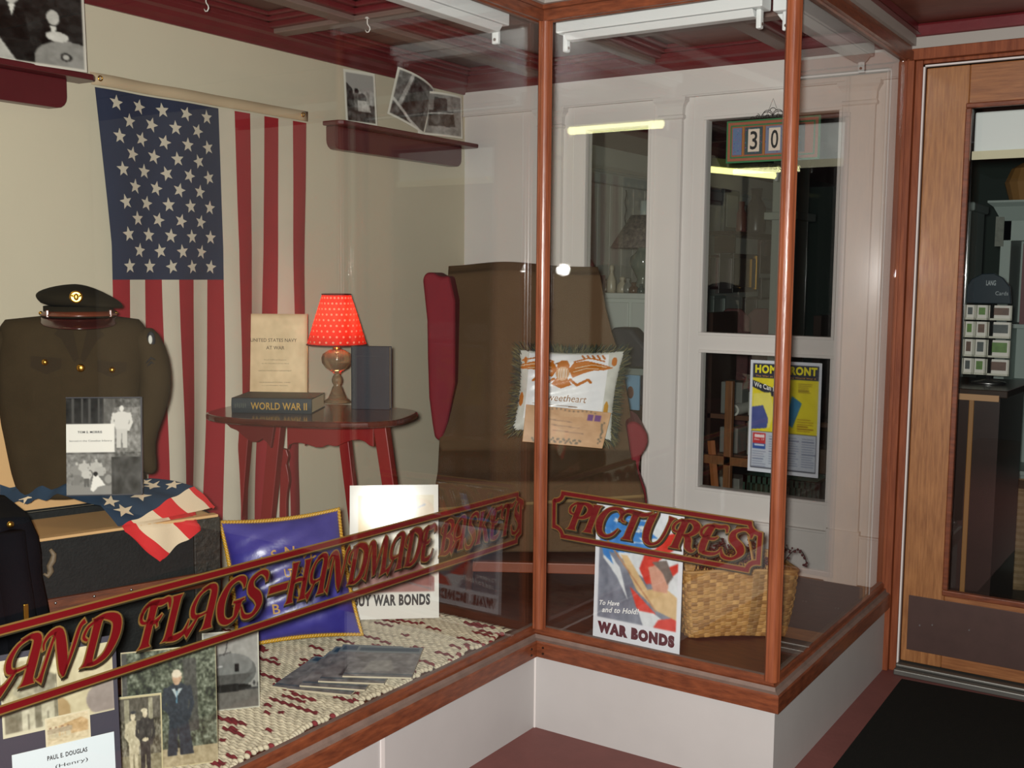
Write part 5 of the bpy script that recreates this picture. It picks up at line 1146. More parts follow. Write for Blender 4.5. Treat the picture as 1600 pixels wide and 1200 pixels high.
# ---- fanned booklets
def rugz(k): return ZD+.022+.0045*k
BLc, BRc, TRc, TLc = [PZ(x, y, rugz(5)) for x, y in ((536, 1058), (643, 1061), (612, 1018), (538, 1015))]
gp = 'wartime booklets fanned on the rug'
labs = ['grey blue booklet at the right end of the fan on the rug, wholly uncovered', 'grey blue booklet second from the right in the fan on the rug', 'grey blue booklet third from the right in the fan, a pale figure on its cover', 'grey blue booklet fourth from the right in the fan on the rug', 'grey blue booklet at the left end of the fan, mostly covered']
quads = [((535, 1058), (643, 1061), (610, 1018), (536, 1014)), ((497, 1066), (600, 1070), (560, 1018), (468, 1014)), ((468, 1073), (570, 1080), (528, 1022), (440, 1017)), ((448, 1078), (548, 1088), (505, 1028), (418, 1024)), ((425, 1074), (525, 1088), (480, 1034), (400, 1030))]
for i, q in enumerate(quads):
    z = rugz(4-i); P4 = [PZ(x, y, z) for x, y in q]; ax = (P4[1]-P4[0]); W_ = min(ax.length, .24); az_ = math.atan2(ax.y, ax.x); H_ = (P4[3]-P4[0]).length*1.05
    r_ = root('booklet', labs[i], 'booklet', (P4[0].x, P4[0].y, z), az_, 0, gp)
    cv = Cv(60, 70, (.50, .50, .50)); cv.noise(.10, 10); cv.rect(0, 0, 1, .22, (.50, .56, .58)); cv.rect(.05, .05, .95, .16, (.16, .30, .38)); cv.poly([(.3, .5), (.6, .45), (.7, .8), (.25, .85)], (.62, .62, .60) if i in (0, 2) else (.25, .26, .26)); cv.rect(0, .9, 1, .93, (.25, .35, .4)); cv.noise(.10, 16, 0, .25, 1, 1)
    m = MB(); w_, h_ = cv.w, cv.h; soften(cv)
    m.add([(W_*a/(w_-1), H_*(1-b/(h_-1)), .0045) for b in range(h_) for a in range(w_)], [(b*w_+a, b*w_+a+1, (b+1)*w_+a+1, (b+1)*w_+a) for b in range(h_-1) for a in range(w_-1)], 0, [tuple(map(float, c)) for c in cv.a.reshape(-1, 3)])
    m.mk('cover', PRINT, r_); MB().box((0, 0, 0), (W_, H_, .0042)).mk('pages', mat('cream_pages', (.76, .72, .62), .7), r_)
# ================================================================ gilded lettering on the glass
def stem(x, w=.20, z0=0, z1=1, f=1.45): return [(x, z1, w*f), (x, z1-.05, w*1.2), (x, z1-.14, w), (x, (z0+z1)/2, w*.95), (x, z0+.14, w), (x, z0+.05, w*1.25), (x, z0, w*1.7)]
curl = lambda x: [(x, .97, .05), (x-.18, .93, .07), (x-.28, .78, .08), (x-.25, .62, .07), (x-.12, .56, .055), (x-.02, .63, .04)]
GLY = {
 'I': (.38, [stem(.19)]),
 'P': (.84, [stem(.36), [(.36, .97, .07), (.58, .97, .12), (.75, .84, .19), (.76, .66, .19), (.62, .50, .12), (.40, .46, .05)], curl(.36)]),
 'R': (.98, [stem(.36), [(.36, .97, .07), (.58, .97, .12), (.75, .84, .19), (.76, .66, .18), (.62, .51, .11), (.42, .48, .05)], curl(.36), [(.52, .50, .08), (.66, .36, .18), (.74, .12, .17), (.90, -.01, .08), (.98, .08, .03)]]),
 'C': (.84, [[(.80, .72, .03), (.76, .90, .15), (.56, 1.0, .10), (.30, .88, .15), (.17, .52, .23), (.28, .14, .17), (.52, -.01, .10), (.72, .08, .09), (.84, .30, .03)]]),
 'T': (.92, [stem(.48), [(.02, .62, .03), (.06, .82, .07), (.20, .97, .12), (.48, .95, .14), (.74, .93, .13), (.90, 1.02, .06), (.95, 1.08, .02)], [(.20, .97, .05), (.08, .80, .06), (.12, .62, .05), (.24, .58, .03)]]),
 'U': (.94, [[(.16, 1.0, .32), (.18, .92, .22), (.18, .5, .20), (.26, .14, .18), (.46, -.01, .09), (.66, .10, .08), (.74, .40, .08), (.76, .85, .09), (.78, 1.0, .22)]]),
 'E': (.84, [[(.34, .97, .12), (.28, .80, .19), (.26, .5, .20), (.28, .18, .20), (.34, .03, .16)], [(.30, .97, .09), (.52, .95, .12), (.70, .98, .10), (.78, .80, .03)], [(.28, .52, .06), (.50, .53, .09), (.58, .62, .03)], [(.34, .03, .10), (.58, .02, .12), (.76, .10, .08), (.82, .28, .03)], curl(.34)]),
 'S': (.80, [[(.76, .74, .03), (.70, .92, .13), (.48, 1.0, .09), (.24, .86, .15), (.28, .62, .20), (.54, .42, .22), (.66, .20, .18), (.50, -.01, .10), (.22, .02, .10), (.06, .28, .03)]]),
 'A': (.92, [[(.30, .96, .05), (.50, 1.0, .10), (.66, .90, .18), (.68, .5, .21), (.68, .12, .22), (.68, 0, .34)], [(.50, 1.0, .06), (.24, .88, .08), (.12, .62, .12), (.18, .40, .11), (.36, .36, .06), (.60, .40, .04)], [(.34, .38, .05), (.20, .14, .10), (.06, .0, .22)]]),
 'N': (1.05, [[(.12, 0, .24), (.16, .10, .09), (.20, .55, .07), (.24, .95, .05)], [(.06, .62, .03), (.02, .78, .06), (.12, .94, .10), (.32, .92, .18), (.50, .55, .22), (.66, .12, .18), (.72, -.06, .03)], [(.72, -.04, .04), (.78, .45, .08), (.82, .90, .09), (.92, 1.02, .12)]]),
 'D': (.98, [stem(.32), [(.20, .97, .05), (.48, 1.0, .12), (.80, .86, .20), (.88, .52, .23), (.76, .16, .18), (.52, .02, .10), (.30, .03, .06)], [(.32, .96, .05), (.10, .86, .07), (.04, .66, .07), (.16, .56, .04)]]),
 'F': (.84, [stem(.36), [(.08, .66, .03), (.10, .86, .07), (.28, .98, .10), (.56, .94, .14), (.76, .96, .11), (.84, .76, .03)], [(.36, .54, .06), (.54, .54, .10), (.66, .66, .03)], [(.54, .54, .08), (.60, .40, .02)], curl(.36)]),
 'L': (.80, [stem(.26), [(.26, .03, .10), (.52, .02, .14), (.70, .10, .10), (.78, .34, .02)]]),
 'G': (.90, [[(.82, .74, .03), (.76, .92, .14), (.56, 1.0, .10), (.30, .88, .15), (.17, .52, .23), (.28, .14, .17), (.50, 0, .12), (.70, .06, .10), (.74, .24, .17), (.74, .42, .20)], [(.56, .44, .05), (.74, .43, .07), (.92, .46, .04)]]),
 'H': (1.02, [stem(.24), stem(.78), [(.24, .50, .07), (.50, .54, .09), (.78, .50, .07)]]),
 'M': (1.30, [[(.12, 0, .22), (.16, .12, .08), (.20, .6, .07), (.24, .95, .05)], [(.08, .8, .03), (.16, .96, .09), (.32, .90, .18), (.46, .5, .21), (.58, .04, .12)], [(.58, .04, .05), (.70, .5, .07), (.84, .96, .08)], [(.82, .98, .22), (.94, .9, .20), (1.0, .5, .20), (1.04, .12, .22), (1.06, 0, .34)]]),
 'K': (1.0, [stem(.28), [(.94, 1.02, .10), (.80, .92, .09), (.42, .50, .05)], [(.44, .54, .07), (.64, .36, .18), (.80, .10, .18), (.98, 0, .06)]]),
 'B': (.90, [stem(.30), [(.24, .97, .05), (.48, 1.0, .10), (.70, .88, .17), (.68, .66, .15), (.42, .54, .05)], [(.42, .54, .05), (.70, .48, .14), (.80, .26, .20), (.66, .04, .14), (.34, .02, .06)], [(.30, .96, .05), (.10, .86, .06), (.06, .70, .05), (.18, .62, .03)]]),
}
RIM = mat('gold_leaf_outline', (.55, .42, .22), .35, metal=.35); SRED = mat('sign_red_paint', (.40, .02, .055), .4); SHD2 = mat('dark_drop_shade', (.16, .14, .08), .5)
def sign(name, label, rt, quad, words, borders, shear=.30):
    TLq, TRq, BRq, BLq = quad
    def Q(s_, t_): u = s_; v = t_; return ((1-u)*(1-v)*BLq[0]+u*(1-v)*BRq[0]+u*v*TRq[0]+(1-u)*v*TLq[0], (1-u)*(1-v)*BLq[1]+u*(1-v)*BRq[1]+u*v*TRq[1]+(1-u)*v*TLq[1])
    Hh = TLq[1]-BLq[1]; Ww = BRq[0]-BLq[0]
    for w_, s0, s1, t0, t1 in words:
        tot = sum(GLY[c][0] for c in w_)-.10*len(w_)+shear*.9; hz = (t1-t0); sx = (s1-s0)/tot; x = 0
        for c in w_:
            adv, strokes = GLY[c]
            m = MB()
            # stroke widths are in letter units; scale x by sx, z by hz
            for lay, mi, gx, gy, dpt in ((.050, 2, .045, -.045, .0030), (.034, 1, 0, 0, .0022), (0, 0, 0, 0, .0012)):
                T = lambda q, x=x, gx=gx, gy=gy: Q(s0+sx*(x+q[0]+gx+shear*(q[1]+gy)), t0+hz*(q[1]+gy))
                for st_ in strokes: m.ribbon(st_, dpt, mi, ext=lay*.8, grow=lay, sub=4, M=T)
            m.mk('letter_'+c.lower(), [SRED, RIM, SHD2], rt); x += adv-.10
    for path, closed in borders:
        for wd, mi, d_, ox in ((.1350, 1, .0020, 0), (.085, 0, .0010, 0)):
            pass
    m = MB()
    for pts, clo in borders:
        P_ = [Q(*q) for q in pts]; n = len(P_)
        for wd, mi, dp, off in ((.0205, 2, .0034, (.003, -.003)), (.0195, 1, .0026, (0, 0)), (.0125, 0, .0014, (0, 0))):
            Lq, Rq = [], []
            for i in range(n):
                a = P_[(i-1) % n] if clo or i > 0 else P_[0]; b = P_[(i+1) % n] if clo or i < n-1 else P_[-1]; c = P_[i]
                d1 = Vector((c[0]-a[0], c[1]-a[1])); d2 = Vector((b[0]-c[0], b[1]-c[1]))
                if d1.length < 1e-7: d1 = d2
                if d2.length < 1e-7: d2 = d1
                d1.normalize(); d2.normalize(); nn = Vector((-(d1.y+d2.y), d1.x+d2.x)); nn.normalize(); k = wd/2/max(.5, abs(nn.dot(Vector((-d1.y, d1.x)))))
                Lq.append((c[0]+nn.x*k+off[0], dp, c[1]+nn.y*k+off[1])); Rq.append((c[0]-nn.x*k+off[0], dp, c[1]-nn.y*k+off[1]))
            k = n if clo else n-1
            m.add(Lq+Rq, [(i, (i+1) % n, n+(i+1) % n, n+i) for i in range(k)], mi)
    m.mk('border', [SRED, RIM, SHD2], rt)
sb = root('window_sign', 'gold edged red sign reading PICTURES lettered on the narrow front pane', 'sign', (XA0, gB(XA0)+.0035, 0), -.024)
q4 = [L(sb, *q, .002) for q in ((861, 762), (1196, 815), (1190, 901), (860, 840))]
def notch(rx, ry, e): # concave corners, inset e
    pts = []
    cs = [((0+e, 1-e*4), 0), ((1-e, 1-e*4), 1), ((1-e, 0+e*4), 2), ((0+e, 0+e*4), 3)]
    for (cx, cy), k in cs:
        arc = []
        for i in range(7):
            a = PI/2*i/6
            if k == 0: arc.append((cx+rx*math.sin(a), cy-ry*math.cos(a)))
            if k == 1: arc.append((cx-rx*math.cos(a), cy-ry*math.sin(a)))
            if k == 2: arc.append((cx-rx*math.sin(a), cy+ry*math.cos(a)))
            if k == 3: arc.append((cx+rx*math.cos(a), cy+ry*math.sin(a)))
        if k == 0: arc = [(cx, cy-ry)]+[(cx+rx*(1-math.cos(a))*0+rx*math.sin(a)*1, cy-ry+ry*(1-math.cos(a))) for a in [PI/2*i/6 for i in range(7)]]
        if k == 1: arc = [(cx-rx+rx*(1-math.cos(a)), cy-ry*math.sin(a)) for a in [PI/2*i/6 for i in range(7)]]
        if k == 2: arc = [(cx-rx*math.sin(a), cy+ry-ry*(1-math.cos(a))) for a in [PI/2*i/6 for i in range(7)]]
        if k == 3: arc = [(cx+rx-rx*(1-math.cos(a)), cy+ry*math.sin(a)) for a in [PI/2*i/6 for i in range(7)]]
        pts += arc
    return pts
sign('s', '', sb, q4, [('PICTURES', .055, .945, .235, .80)], [(notch(.045, .17, .018), True)], shear=.34)
sa_ = root('window_sign', 'long gold edged red sign reading AND FLAGS HANDMADE BASKETS on the left pane', 'sign', (XA0-.0305, YA0, 0), PI/2-.008)
q4 = [L(sa_, *q, .002) for q in ((0, 978), (819, 765), (817, 847), (0, 1118))]
XL, XRr = q4[0][0], q4[1][0]
def sx_(px_, py_): return (L(sa_, px_, py_, .002)[0]-XL)/(XRr-XL)
sign('s', '', sa_, q4, [('AND', sx_(-4, 1080), sx_(188, 950), .25, .79), ('FLAGS', sx_(206, 1020), sx_(417, 900), .25, .80), ('HANDMADE', sx_(444, 945), sx_(680, 830), .24, .80), ('BASKETS', sx_(683, 875), sx_(817, 790), .24, .80)],
     [([(-.10, .945), (.978, .945), (.978, .86), (.990, .80), (.990, .20), (.978, .14), (.978, .055), (-.10, .055)], False)], shear=.30)
m = MB()
u0, u1 = sx_(422, 935), sx_(450, 922)
def Qa(s_, t_): return (q4[3][0]+(q4[2][0]-q4[3][0])*s_, (1-s_)*(q4[3][1]*(1-t_)+q4[0][1]*t_)+s_*(q4[2][1]*(1-t_)+q4[1][1]*t_))
for mi, e, dp in ((2, .007, .003), (1, .004, .0022), (0, 0, .0012)):
    c = [Qa(u0, .46), Qa(u1, .46), Qa(u1+.004, .55), Qa(u0+.004, .55)]; mx = sum(q[0] for q in c)/4; mz = sum(q[1] for q in c)/4
    m.add([(q[0]+math.copysign(e, q[0]-mx)+(.003 if mi == 2 else 0), dp, q[1]+math.copysign(e, q[1]-mz)-(.003 if mi == 2 else 0)) for q in c], [(0, 1, 2, 3)], mi)
m.mk('dash', [SRED, RIM, SHD2], sa_)

# ================================================================ house number plaque
pq = root('number_plaque', 'tile house number plaque 30 with wrought iron scrolls hanging in the back window', 'number plaque', (PY(1205, 255, 4.17).x, 4.17, PY(1205, 252, 4.17).z), 0)
PLm = mat('vc_tile', (1, 1, 1), .3, attr=True)
a, b = L(pq, 1134, 252), L(pq, 1134, 190); x0, x1 = a[0], -a[0]+.0+.0; z1 = b[1]
GRN, TER, COP = (.22, .46, .30), (.62, .36, .28), (.62, .42, .22)
m = MB(); W_ = x1-x0
for e, c, y_ in ((0, GRN, 0), (.007, TER, -.002), (.018, GRN, -.003), (.024, TER, -.004)): m.box((x0+e, y_, e), (x1-e, .008, z1-e), 0, c)
m.mk('plaque_frame', PLm, pq, bevel=.001)
nt_ = 4; iw = (W_-.06)/4.7; tx0 = x0+.030
def tile(x_, w_, ch, hue):
    r_ = MB().box((x_, -.008, .030), (x_+w_, .0, z1-.030), 0, hue); 
    for k in range(26): px_, pz_ = x_+rnd.random()*w_, .031+rnd.random()*(z1-.062); r_.box((px_-.002, -.0084, pz_-.002), (px_+.002, -.008, pz_+.002), 0, (rnd.uniform(.2, .6), rnd.uniform(.25, .5), rnd.uniform(.45, .65)))
    if ch: r_.box((x_+w_*.2, -.0095, .040), (x_+w_*.85, -.0085, z1-.038), 0, (.86, .80, .74))
    o = r_.mk('number_tile' if ch else 'blue_tile', PLm, pq, bevel=.0008)
    if ch: mm = MB(); text_into(mm, ch, x_+w_*.32, x_+w_*.74, .048, z1-.046, -.0100, bold=.012); mm.mk('numeral', INK, o)
tile(tx0, iw*.55, None, (.38, .46, .60)); tile(tx0+iw*.75, iw*1.05, '3', (.22, .30, .32)); tile(tx0+iw*2.0, iw*1.05, '0', (.45, .48, .58)); tile(tx0+iw*3.25, iw*1.05, None, (.25, .26, .30)); 
for x_ in (tx0+iw*.60, tx0+iw*1.85, tx0+iw*3.08): MB().box((x_, -.008, .026), (x_+iw*.11, 0, z1-.026), 0, COP).mk('copper_bar', PLm, pq)
m = MB()
def spiral(cx, cz, r_, a0, turns, sgn=1, n=26): return [(cx+r_*(1-.75*t/n)*math.cos(a0+sgn*turns*2*PI*t/n), -.0, cz+r_*(1-.75*t/n)*math.sin(a0+sgn*turns*2*PI*t/n)) for t in range(n+1)]
for sg in (-1, 1):
    m.tube(spiral(sg*.024, z1+.012, .024, 0 if sg < 0 else PI, 1.1, sg*-1 if sg > 0 else 1), .0013, 5); m.tube([(sg*.024+.024*math.cos(t*PI/12), 0, z1+.024*math.sin(t*PI/12)+.002) for t in range(13)], .0013, 5); m.tube([(sg*.024+.011*math.cos(t*PI/12), 0, z1+.011*math.sin(t*PI/12)+.002) for t in range(13)], .0012, 5)
    m.tube(spiral(sg*.062, z1+.011, .010, PI/2, 1.3, sg), .0013, 5); m.tube([(sg*.082+.010*math.cos(t*PI/12), 0, z1+.010*math.sin(t*PI/12)) for t in range(13)], .0012, 5)
m.tube([(.012*math.cos(t*PI/8), 0, z1+.030+.010*math.sin(t*PI/8)) for t in range(9)], .0013, 5); m.tube([(x0+.02, 0, z1+.001), (x1-.02, 0, z1+.001)], .0018, 5)
m.mk('top_scrollwork', BLACKM, pq, smooth=True)
m = MB()
for k in range(9):
    x_ = -.08+.02*k; m.tube(spiral(x_, -.010-.006*(1-abs(k-4)/4), .009, PI/2, 1.2, 1 if k % 2 else -1), .0013, 5)
m.mk('bottom_scrollwork', BLACKM, pq, smooth=True)
MB().tube([(-.03, .0, z1), (0, .0, z1+.075), (.03, .0, z1)], .0008, 4).mk('hanging_wire', BLACKM, pq)

# ---- HOME FRONT poster behind the lower back light
hf = root('shop_poster', 'yellow HOME FRONT poster taped inside the lower back window', 'poster', (PY(1222, 740, 4.195).x, YB+.012, PY(1222, 740, 4.195).z-.01), 0)
TLh, TRh, BRh, BLh = [L(hf, *q, 0) for q in ((1174, 562), (1285, 567), (1278, 744), (1167, 735))]
x0, x1, z0, z1 = (TLh[0]+BLh[0])/2, (TRh[0]+BRh[0])/2, BLh[1], TLh[1]
cv = Cv(120, 190, (.84, .86, .90)); NVY = (.12, .13, .20)
cv.rect(.04, .03, .96, .16, NVY); cv.rect(.04, .16, .96, .63, (.88, .82, .12)); cv.poly([(.04, .18), (.42, .26), (.42, .34), (.04, .24)], NVY)
cv.poly([(.06, .30), (.30, .28), (.36, .45), (.30, .60), (.06, .60)], (.90, .86, .40)); cv.poly([(.04, .42), (.20, .40), (.28, .52), (.26, .60), (.04, .62)], (.25, .30, .55)); cv.poly([(.60, .30), (.74, .36), (.62, .58), (.52, .54)], (.15, .45, .62)); cv.noise(.03, 14, .04, .16, .96, .63)
for i in range(6): cv.rect(.68, .19+.015*i, .68+rnd.uniform(.12, .22), .196+.015*i, (.55, .45, .10)); cv.rect(.68, .50+.02*i, .68+rnd.uniform(.12, .24), .507+.02*i, (.60, .42, .08))
cv.rect(.04, .64, .96, .96, (.72, .75, .80)); cv.rect(.07, .65, .25, .74, (.75, .18, .20)); cv.rect(.07, .74, .25, .79, (.15, .30, .60)); cv.rect(.09, .665, .23, .69, (.92, .85, .85)); cv.rect(.09, .75, .23, .765, (.8, .85, .92))
for c_ in range(4):
    for i in range(12 if c_ else 7): y_ = (.67 if c_ else .81)+.022*i; cv.rect(.07+.23*c_, y_, .07+.23*c_+rnd.uniform(.14, .19), y_+.006, (.45, .48, .58))
for a_ in ((.04, .63, .96, .637), (.04, .955, .96, .962), (.04, .63, .048, .96), (.952, .63, .96, .96)): cv.rect(*a_, (.2, .2, .25))
m = MB(); card_geo(m, cv, x0, z0, x1, z1, 0, .0008); m.mk('poster_print', PRINT, hf)
W_, H_ = x1-x0, z1-z0
m = MB(); text_into(m, 'HOME FRONT', x0+W_*.07, x1-W_*.06, z0+H_*.885, z0+H_*.96, -.0006, bold=.05); m.mk('headline', mat('yellow_ink', (.90, .86, .12), .5), hf)
m = MB(); text_into(m, 'The War at Home During World War II', x0+W_*.08, x1-W_*.08, z0+H_*.850, z0+H_*.868, -.0006); m.mk('subheading', mat('orange_ink', (.85, .62, .25), .5), hf)
m = MB(); text_into(m, 'We Can Do It!', x0+W_*.06, x0+W_*.50, z0+H_*.765, z0+H_*.81, -.0006, bold=.015, warp=lambda p: (p[0], p[1], p[2]-(p[0]-x0-W_*.06)*.2)); m.mk('slogan', mat('white_ink', (.92, .92, .92), .5), hf)
m = MB(); text_into(m, 'Aug. 17', x0+W_*.09, x0+W_*.23, z0+H_*.325, z0+H_*.34, -.0006); text_into(m, 'Dec. 17', x0+W_*.09, x0+W_*.23, z0+H_*.285, z0+H_*.30, -.0006); m.mk('dates', mat('white_ink', (.92, .92, .92), .5), hf)
# ================================================================ shop interior seen through the back lights
GREYW = mat('shop_white_cabinet', (.80, .82, .80), .5); DWOOD = mat('dark_shop_wood', (.24, .15, .11), .4, var=.2); MWOOD = mat('mid_shop_wood', (.55, .36, .20), .5, rgb2=(.42, .26, .15), vscale=8, stretch=(10, 10, 1))
def PYv(x, y, Y): return PY(x, y, Y)
def local(Y, lab, name, cat, px_, py_, grp=None): p = PY(px_, py_, Y); return root(name, lab, cat, tuple(p), 0, 0, grp)
YC = 5.3
a, b = PY(935, 462, YC), PY(1040, 462, YC); zt_ = PY(980, 458, YC).z
cb = root('white_cabinet', 'white shop cabinet with figurines on top seen through the narrow window', 'cabinet', (a.x, YC, 0), 0)
Wc = b.x-a.x
MB().box((0, 0, 0), (Wc, .5, zt_-.03)).mk('cabinet_body', GREYW, cb, bevel=.004); MB().box((-.02, -.02, zt_-.03), (Wc+.02, .5, zt_)).mk('cabinet_top', GREYW, cb, bevel=.004)
for i in range(2):
    d_ = MB().box((.01+i*Wc/2, -.015, .1), (Wc/2-.01+i*Wc/2, -.001, zt_-.05)).mk('cabinet_door', GREYW, cb, bevel=.004); MB().ell((Wc/2-.03+i*.06, -.025, zt_*.6), (.012,)*3, 8, 6).mk('knob', BRASS, d_, smooth=True)
# oil lamp with patterned shade
ol = root('oil_lamp', 'glass oil lamp with dark patterned cone shade seen through the narrow back window', 'lamp', (PY(1004, 450, 5.45).x, 5.45, zt_), 0)
Zl = lambda y_: PY(1004, y_, 5.45).z-zt_
rs0, rs1 = PY(1004, 385, 5.45).x-PY(958, 385, 5.45).x, (PY(1004, 337, 5.45).x-PY(986, 337, 5.45).x)
FLR = mat('dark_floral_shade', (.42, .36, .33), .7, rgb2=(.20, .17, .17), vscale=60); SMG = mat('smoky_glass', (.40, .44, .40), .1, spec=.8); CLG = mat('pale_chimney_glass', (.66, .70, .68), .15)
m = MB(); m.loft([[(r_*math.cos(2*PI*k/40), r_*math.sin(2*PI*k/40), z) for k in range(40)] for r_, z in ((rs0, Zl(388)), (rs1, Zl(337)))], cap=False); m.mk('lamp_shade', FLR, ol, smooth=True, solid=.003)
MB().lathe([(.04, 0), (.05, Zl(445)), (.03, Zl(437)), (.05, Zl(425)), (.075, Zl(412)), (.07, Zl(402)), (.04, Zl(394)), (.03, Zl(390)), (.03, Zl(380))], 20).mk('lamp_font', SMG, ol, smooth=True)
MB().lathe([(.022, Zl(388)), (.03, Zl(360)), (.024, Zl(335)), (.024, Zl(314))], 16).mk('chimney', CLG, ol, smooth=True)
m = MB(); p0_ = Vector((-.115, 0, Zl(296))); m.tube([p0_+Vector((.004*math.sin(i), 0, -.014*i)) for i in range(22)], .0025, 5); m.mk('pull_chain', BLACKM, ol)
# bottles and figurines on the cabinet
BC = [mat('brown_bottle', (.32, .22, .16), .2), mat('grey_bottle', (.45, .46, .44), .25), mat('cream_china', (.70, .66, .58), .3), mat('teal_bottle', (.20, .30, .30), .2)]
labs = ['tall pale figurine with a round head on the white cabinet', 'short brown bottle left of the tall figurine on the white cabinet', 'cream china cup near the middle of the white cabinet top', 'grey round jar beside the oil lamp on the cabinet', 'small brown jug in front of the cabinet lamp', 'tiny teal vase at the right end of the cabinet']
for i, (px_, h_, r_, c) in enumerate(((955, .155, .026, 2), (946, .075, .022, 0), (972, .09, .030, 2), (981, .085, .028, 1), (990, .06, .030, 0), (1002, .05, .024, 3))):
    q = PY(px_, 455, YC+.07); o = MB().lathe([(r_*.9, 0), (r_, h_*.15), (r_*.95, h_*.45), (r_*.45, h_*.66), (r_*.35, h_*.75), (r_*.55, h_*.84), (r_*.5, h_*.95), (r_*.1, h_)], 14).mk('bottle' if i else 'figurine', BC[c], smooth=True)
    o.location = (q.x, q.y, zt_); tag(o, labs[i], 'bottle' if i else 'figurine', 'bottles and jars on the white cabinet' if i else None)
# dark upholstered bench back and papers behind the armchair
o = root('round_back_chair', 'dark rounded seat back behind the armchair in the shop', 'chair', (PY(973, 560, 4.9).x, 4.9, 0), 0)
z_ = PY(973, 560, 4.9).z; zz = PY(973, 512, 4.9).z; hw = .13
MB().prism([(-hw, .3), (-hw, z_), (-hw*.9, (z_+zz)/2), (-hw*.5, zz), (hw*.3, zz), (hw*1.2, z_+.03), (hw*1.2, .3)], 0, .12).mk('seat_back', mat('dark_slate_fabric', (.24, .24, .27), .6), o, bevel=.02, bseg=3); MB().box((-hw, -.2, .25), (hw, .12, .42)).mk('seat', mat('dark_slate_fabric', (.24, .24, .27), .6), o, bevel=.01)
for sx in (-hw+.02, hw-.02): MB().tube([(sx, 0, 0), (sx, 0, .26)], .015, 8).mk('leg', DWOOD, o)
o = root('magazine_stand', 'small stand with a pale blue magazine behind the armchair arm', 'magazine rack', (PY(985, 640, 4.6).x, 4.6, 0), 0)
z0, z1 = PY(985, 640, 4.6).z, PY(985, 586, 4.6).z; MB().box((-.04, .0, z0), (.045, .01, z1)).mk('magazine', mat('pale_blue_cover', (.55, .70, .82), .3), o); MB().ell((0, -.003, (z0+z1)/2), (.018, .003, .03), 10, 6).mk('cover_picture', mat('brown_picture', (.45, .30, .25), .5), o)
MB().box((-.06, .01, 0), (.06, .05, z0+.02)).mk('stand_body', DWOOD, o); MB().box((-.05, .02, z1), (.12, .14, z1+.03)).mk('paper_stack', mat('grey_paper', (.55, .58, .56), .7), o)
o = root('red_rail', 'dark red wooden rail with a finial beside the cabinet in the shop', 'rail', (PY(925, 460, 5.0).x, 5.0, 0), 0)
z_ = PY(925, 430, 5.0).z; MB().box((-.10, 0, 0), (.06, .03, z_)).mk('rail_board', mat('dull_red_wood', (.42, .22, .22), .5), o); MB().lathe([(.02, z_), (.012, z_+.03), (.022, z_+.05), (.004, z_+.085)], 12, c=(-.02, .015, 0)).mk('finial', mat('dull_red_wood', (.42, .22, .22), .5), o, smooth=True)
# wall shelf and pictures on the far left wall (seen through the tall upper light)
XS = -3.3
def WX(px_, py_): p = PX(px_, py_, XS); return p.y, p.z
ya, za = WX(1100, 361); yb, zb = WX(1212, 377)
o = root('long_wall_shelf', 'long dark shelf on the shop wall seen through the upper window', 'shelf', (XS, ya, za), 0)
MB().box((0, 0, -.03), (.22, yb-ya, 0)).mk('shelf_board', DWOOD, o); 
for y_ in (.2, (yb-ya)-.3): MB().box((0, y_, -.16), (.16, y_+.03, -.03)).mk('bracket', DWOOD, o)
labs = ['dark picture frame standing at the left end of the long shop shelf', 'dull red tin on the long shop shelf', 'dark squat jar in the middle of the long shop shelf', 'teal glass bottle on the long shop shelf', 'pale folded bundle at the right end of the long shop shelf']
for i, (px_, w_, h_, c) in enumerate(((1115, .30, .32, (.25, .30, .30)), (1131, .14, .24, (.45, .25, .23)), (1150, .26, .36, (.22, .18, .18)), (1162, .12, .20, (.40, .55, .58)), (1190, .50, .22, (.55, .52, .45)))):
    y_ = WX(px_, 370)[0]; nm = ('picture_frame', 'tin', 'jar', 'bottle', 'cloth_bundle')[i]
    if i in (0,): o = MB().box((.05, 0, 0), (.08, w_, h_)).box((.08, .04, .04), (.085, w_-.04, h_-.04), 1).mk(nm, [mat('dim_%d' % i, c, .4), mat('grey_paper', (.55, .58, .56), .7)], bevel=.004)
    elif i == 4: o = MB().ell((.11, w_/2, h_*.45), (.09, w_/2, h_*.48), 12, 8).mk(nm, mat('dim_%d' % i, c, .6), smooth=True)
    else: o = MB().lathe([(w_/2*.6, 0), (w_/2*.62, h_*.1), (w_/2*.6, h_*.6), (w_/2*.3, h_*.78), (w_/2*.36, h_)], 14, c=(.11, w_/2, 0)).mk(nm, mat('dim_%d' % i, c, .3), smooth=True)
    o.location = (XS, y_, za); tag(o, labs[i], nm.replace('_', ' '))
def wpic(px0, px1, py0, py1, lab, fc, ic, name='framed_picture', cat='picture'):
    y0_, z1_ = WX(px0, py0); y1_, z0_ = WX(px1, py1); o = root(name, lab, cat, (XS, y0_, z0_), 0); w_, h_ = y1_-y0_, z1_-z0_; f_ = min(w_, h_)*.12
    m = MB(); m.box((0, 0, 0), (.03, w_, f_)); m.box((0, 0, h_-f_), (.03, w_, h_)); m.box((0, 0, f_), (.03, f_, h_-f_)); m.box((0, w_-f_, f_), (.03, w_, h_-f_)); m.mk('frame', mat('pf_%s' % lab[:8].replace(' ', ''), fc, .35), o, bevel=.003)
    MB().box((.005, f_, f_), (.012, w_-f_, h_-f_)).mk('picture_sheet', mat('ps_%s' % lab[:9].replace(' ', ''), ic, .3, var=.4, vscale=5), o); return o
wpic(1104, 1117, 398, 452, 'dull red framed picture at the left edge of the shop picture wall', (.36, .20, .20), (.50, .46, .44))
wpic(1119, 1139, 396, 458, 'grey cupboard door shaped panel left of the mirror in the shop', (.40, .36, .35), (.46, .42, .42))
